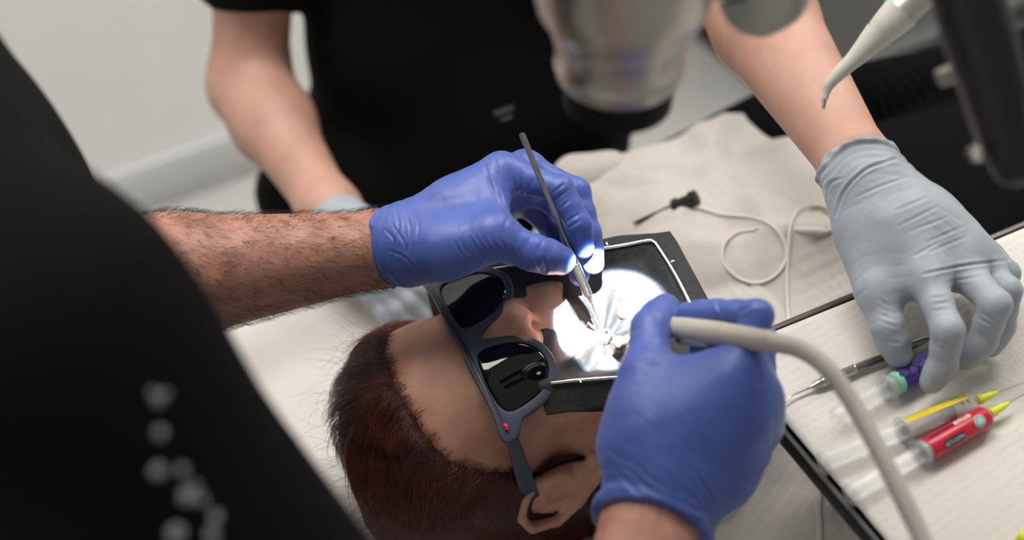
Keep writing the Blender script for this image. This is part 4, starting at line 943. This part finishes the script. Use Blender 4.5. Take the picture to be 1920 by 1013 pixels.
# paper liner with gentle waves and fold lines
def paper(name, a0, a1, b0, b1, z, m, label, seed):
    n1, n2 = 70, 60; V = []; F = []
    for i in range(n1):
        for j in range(n2):
            a = a0 + (a1 - a0) * i / (n1 - 1); b = b0 + (b1 - b0) * j / (n2 - 1)
            h = .0007 * (math.sin(26 * a + 18 * b + seed) + math.sin(-15 * a + 33 * b + 2 * seed)) + .0010 * math.exp(-((a - .20) / .003) ** 2) + .0010 * math.exp(-((b - .155) / .003) ** 2)
            V.append(tr(a, b, z + .0012 + h))
    for i in range(n1 - 1):
        for j in range(n2 - 1): F.append((i * n2 + j, i * n2 + j + 1, (i + 1) * n2 + j + 1, (i + 1) * n2 + j))
    o = link(name, poly_mesh(name, V, F), m); md = o.modifiers.new('t', 'SOLIDIFY'); md.thickness = .0006; return tag(o, label, 'paper')
lin = paper('tray_paper', .002, TL - .002, .003, TW - .002, 0, M['paper'], 'white paper liner lying on the dark instrument tray', 1)
# paper flap folded up at the far edge of the tray
TP = TZ + .0025
def tp_(x, y, r): return at_z(x, y, TP + r)
# hooked explorer lying on the tray
ex = empty('dental_explorer', tuple(tp_(1600, 692, .003)), 'steel hooked explorer with knurled grip lying on the paper liner', 'dental instrument')
e0, e1 = tp_(1518, 727, .0032), tp_(1748, 632, .0032); Le = np.linalg.norm(e1 - e0)
lathe('handle', e0, e1, [(0, .0010), (.006, .0028), (.010, .0032), (Le - .02, .0032), (Le - .008, .0024), (Le, .001)], M['dsteel'], ex, 20)
lathe('knurled_grip', e0, e1, sum([[(.010 + i * .0026, .0033), (.0113 + i * .0026, .0037)] for i in range(11)], []), M['steel'], ex, 16)
tube('hook', spline([e0, tp_(1500, 735, .003), tp_(1485, 742, .003), tp_(1476, 753, .002), tp_(1464, 755, .001)], 4), np.linspace(.0011, .0003, 17), M['steel'], ex, 10)
# ------------------------------------------------------------------ syringes
def text_on(name, txt, p0, d, upv, r, size, m, parent, flip=False, ang0=0, squeeze=1.0):
    """lettering wrapped round a barrel; p0 on the axis, d reading direction, upv outward direction of the text's middle"""
    cu = bpy.data.curves.new(name, 'FONT'); cu.body = txt; cu.size = size; cu.align_x = 'CENTER'; cu.align_y = 'CENTER'; cu.extrude = .00012; cu.offset = size * .02
    o = bpy.data.objects.new(name, cu); COL.objects.link(o); dg = bpy.context.evaluated_depsgraph_get(); dg.update()
    me = bpy.data.meshes.new_from_object(o.evaluated_get(dg)); bpy.data.objects.remove(o)
    d = unit(d); upv = unit(upv - d * (upv @ d)); sd = np.cross(upv, d)
    n = len(me.vertices); co = np.empty(n * 3); me.vertices.foreach_get('co', co); co = co.reshape(-1, 3)
    an = co[:, 1] / r + ang0; rr = (r + co[:, 2])[:, None]
    V = p0 + d * (co[:, :1] * squeeze) + rr * (np.cos(an)[:, None] * upv + np.sin(an)[:, None] * sd)
    me.vertices.foreach_set('co', V.astype(np.float32).ravel()); me.update(); return link(name, me, m, parent)
def patch(name, p0, d, upv, r, s0, s1, a0, a1, m, parent, th=.0002, n=10, ns_=6):
    d = unit(d); upv = unit(upv - d * (upv @ d)); sd = np.cross(upv, d); V = []; F = []
    for k, rr in enumerate((r, r + th)):
        for i in range(ns_ + 1):
            for j in range(n + 1):
                t = a0 + (a1 - a0) * j / n; V.append(p0 + d * (s0 + (s1 - s0) * i / ns_) + rr * (math.cos(t) * upv + math.sin(t) * sd))
    w_ = n + 1; o_ = w_ * (ns_ + 1)
    for i in range(ns_):
        for j in range(n):
            q = (i * w_ + j, i * w_ + j + 1, (i + 1) * w_ + j + 1, (i + 1) * w_ + j); F.append(q[::-1]); F.append(tuple(x + o_ for x in q))
    for i in range(ns_): F.append((i * w_, (i + 1) * w_, (i + 1) * w_ + o_, i * w_ + o_)); F.append((i * w_ + n + o_, (i + 1) * w_ + n + o_, (i + 1) * w_ + n, i * w_ + n))
    return link(name, poly_mesh(name, V, F, True, 40), m, parent)
def syringe(p_fl, p_tip, r, plunge, label, needle_to, stopper=.5):
    """p_fl flange end of the barrel, p_tip shoulder end; plunge = length of plunger drawn out"""
    d = unit(p_tip - p_fl); L = np.linalg.norm(p_tip - p_fl); e = empty('syringe', tuple(p_fl), label, 'syringe', 'irrigation syringes on the tray')
    lathe('barrel', p_fl, p_tip, [(0, r), (L, r), (L + .003, r * .75), (L + .004, .0028), (L + .010, .0024), (L + .010, .0012), (L + .004, .0016), (L + .001, r * .7), (L - .001, r - .0008), (0, r - .0008), (0, r)], M['clear'], e, 32)
    x, y, _ = frame_of(d)
    hz = unit(np.cross(d, [0, 0, 1.])); fl = []
    lathe('finger_flange', p_fl - d * .0012, p_tip, [(0, r * 1.28), (.0016, r * 1.28), (.0016, r * .98), (0, r * .98), (0, r * 1.28)], M['clear'], e, 32)
    st = p_fl + d * L * stopper
    lathe('stopper', st - d * .003, p_tip, [(0, r - .0012), (.001, r - .0009), (.0025, r - .0015), (.004, r - .0009), (.0055, r - .0009), (.008, .001)], M['black'], e, 28)
    pe = p_fl - d * plunge
    for k in range(2):
        ax2 = (x if k else y); R2 = np.stack([d, ax2, np.cross(d, ax2)], 1); Lq = np.linalg.norm(st - pe) - .004
        rbox('plunger_rib', (Lq, (r - .0016) * 2, .0012), R2, (st + pe) / 2 - d * .002, M['clear'], e, 0)
    lathe('thumb_disc', pe - d * .0016, p_tip, [(0, r * 1.02), (.002, r * 1.02)], M['clear'], e, 28)
    n0 = p_tip + d * .006; lathe('needle_hub', n0, n0 + d, [(0, .0032), (.003, .0036), (.0035, .0030), (.012, .0022), (.017, .0012)], M['lime'], e, 20)
    tube('needle', [n0 + d * .016, (n0 + d * .016 + needle_to) / 2, needle_to], .0003, M['needle'], e, 8)
    return e, d, L, x, y
UPV = np.array([0, -.45, .89])
r = .0078
# yellow label
q0, q1 = tp_(1694, 808, r), tp_(1819, 757, r)
e, d, L, x, y = syringe(q0, q1, r, .062, 'clear syringe with a yellow label strip and black stopper on the tray', tp_(1935, 712, .008), .66)
patch('label_strip', q0, d, UPV, r, .002, L - .004, .38, 1.08, M['yellow'], e); patch('label_strip', q0, d, UPV, r, .003, L - .006, 1.08, 1.18, M['inkg'], e)
patch('label_mark', q0, d, UPV, r + .0002, L * .72, L * .84, .95, 1.16, M['green_print'], e)
text_on('label_text', '2  5', q0 + d * L * .86, -d, UPV, r, .0045, M['inkg'], e, ang0=-.25)
# red label
q0, q1 = tp_(1728, 851, r), tp_(1845, 783, r)
e, d, L, x, y = syringe(q0, q1, r, .060, 'syringe with a glossy red label nearest the bottom of the tray', tp_(1940, 728, .008), .6)
lathe('red_label', q0 + d * .0045, q1, [(0, r), (0, r + .00025), (L - .0055, r + .00025), (L - .003, r * .9), (L - .003, r * .8)], M['redl'], e, 32)
rl = r + .0003
patch('label_box', q0, d, UPV, rl, .014, .031, -.75, -.10, M['inkb'], e); text_on('label_text', 'NaOCl 5,2%', q0 + d * .0225, -d, UPV, rl + .0002, .0036, M['cyan_print'], e, ang0=.42, squeeze=.88)
patch('label_box', q0, d, UPV, rl, .030, .044, .62, 1.0, M['inkw'], e); text_on('label_text', 'NaOCl', q0 + d * .037, -d, UPV, rl + .0002, .0036, M['redl'], e, ang0=-.81)
patch('label_line', q0, d, UPV, rl, .008, .029, .72, .92, M['inkb'], e)
for k, (rq, m_) in enumerate(((.0044, 'inkw'), (.0038, 'green_print'), (.0027, 'cyan_print'))):
    c_ = q0 + d * (L - .010); dn = unit(d); u_ = unit(UPV - dn * (UPV @ dn)); sd = np.cross(u_, dn); V = [c_ + (rl + .0002 + k * .00012) * u_]; F = []
    for j in range(20):
        t = j * 2 * math.pi / 20; an = rq * math.sin(t) / rl - .12; V.append(c_ + dn * rq * math.cos(t) + (rl + .00015 + k * .00012) * (math.cos(an) * u_ + math.sin(an) * sd)); 
    V[0] = c_ + (rl + .00015 + k * .00012) * (math.cos(-.12) * u_ + math.sin(-.12) * sd)
    for j in range(20): F.append((0, 1 + j, 1 + (j + 1) % 20))
    link('label_emblem', poly_mesh('label_emblem', V, F), M[m_], e)
# purple label, held in the pale glove
q0, q1 = tp_(1664, 729, r + .001), tp_(1790, 652, r + .001)
e, d, L, x, y = syringe(q0, q1, r, .045, 'syringe with a purple label and mint bands gripped by the pale glove', tp_(1850, 616, .010), .55)
lathe('purple_label', q0 + d * .0105, q1, [(0, r), (0, r + .00025), (L - .022, r + .00025), (L - .022, r)], M['purple'], e, 32)
for a_, b_ in ((.0062, .0105), (L - .0115, L - .008)): lathe('mint_band', q0 + d * a_, q1, [(0, r), (0, r + .0003), (b_ - a_, r + .0003), (b_ - a_, r)], M['mint'], e, 32)
text_on('label_text', 'CHX 2%', q0 + d * .0255, -d, UPV, r + .0003, .0092, M['inkb'], e, ang0=-.15)
# wooden stick
ws = tube('wooden_stick', [tp_(1700, 829, .0012), tp_(1750, 806, .0012), tp_(1796, 782, .0012)], .0011, M['wood'], None, 10); tag(ws, 'thin wooden stick between the yellow and red labelled syringes', 'stick')
# lime cap at the corner
k0, k1 = tp_(1906, 1004, .006), tp_(1990, 1052, .006); lc = lathe('needle_cap', k0, k1, [(0, .002), (.001, .0048), (.003, .006), (.05, .006), (.052, .003)], M['lime'], None, 24); tag(lc, 'lime green plastic cap at the front corner of the tray', 'cap')

# ================================================================== AIR SYRINGE AND BLACK ARM
asy = empty('air_syringe', tuple(S(1650, 70, .96)), 'grey air water syringe with bent metal tipped nozzle', 'air syringe')
np_ = [S(1546, 186, .975), S(1549, 172, .975), S(1557, 156, .973), S(1575, 136, .971), S(1605, 108, .968), S(1630, 82, .965), S(1648, 64, .963)]
tube('nozzle', spline(np_, 5), np.interp(np.linspace(0, 1, 31), [0, .2, .35, .6, .85, 1], [.0023, .0031, .0040, .0056, .0088, .0104]), M['syr'], asy, 24)
lathe('metal_tip', S(1543.5, 205, .975), S(1546, 184, .975), [(0, .0008), (.0006, .0014), (.004, .0015), (.0042, .0019), (.0085, .0019)], M['steel'], asy, 16)
s0_, s1_ = S(1649, 63, .963), S(1692, 21, .957); ln = np.linalg.norm(s1_ - s0_)
lathe('sleeve', s0_, s1_, [(0, .0098), (.0006, .0102), (ln * .5, .0118), (ln, .0130)], M['syr'], asy, 32)
s2_ = S(1930, -215, .92); ln2 = np.linalg.norm(s2_ - s1_)
lathe('grip', s1_, s2_, [(0, .0124), (.001, .0120), (ln2, .0120)], M['satin'], asy, 32)
lathe('green_button', S(1672, 4, .958), S(1664, -4, .955), [(0, .0042), (.003, .0040), (.004, .003)], M['green'], asy, 16)
ar = empty('articulated_boom', tuple(S(1890, 300, .74)), 'thick black articulated boom in the right foreground with a chrome screw', 'boom')
apth = spline([S(1903, 305, .745), S(1882, 230, .74), S(1848, 105, .732), S(1818, 0, .725), S(1800, -110, .715), S(1790, -350, .69), np.array([.30, .60, 1.75]), np.array([.42, .50, 2.59])], 6)
rr = np.interp(np.linspace(0, 1, len(apth)), [0, .05, .3, .6, 1], [.0125, .0150, .0184, .0184, .022]); tube('boom_tube', apth, rr, M['blackarm'], ar, 28, 1.0)
organic('end_cap', [ell(apth[0], (.0128, .0128, .0128), EYE, .001)], .001, M['blackarm'], ar)
n_ = unit(np.array([0, 0, CAMZ]) - S(1835, 287, .73)); lathe('screw', S(1836, 287, .735), S(1836, 287, .735) + n_ + np.array([-.5, 0, .0]), [(0, .0042), (.003, .0046), (.006, .0042), (.007, .0024)], M['steel'], ar, 20)
tube('screw_stem', [S(1836, 287, .736), S(1885, 282, .745)], .0032, M['dsteel'], ar, 12)
tube('bracket', [S(1762, 146, .755), S(1785, 138, .75), S(1830, 125, .74)], [.0048, .0054, .0054], M['dsteel'], ar, 14)
hb = s2_ - unit(s2_ - s1_) * .03; tube('holder', [hb, (hb + S(1790, -350, .69)) / 2 + np.array([0, 0, .03]), S(1790, -350, .69)], .014, M['blackarm'], ar, 16)
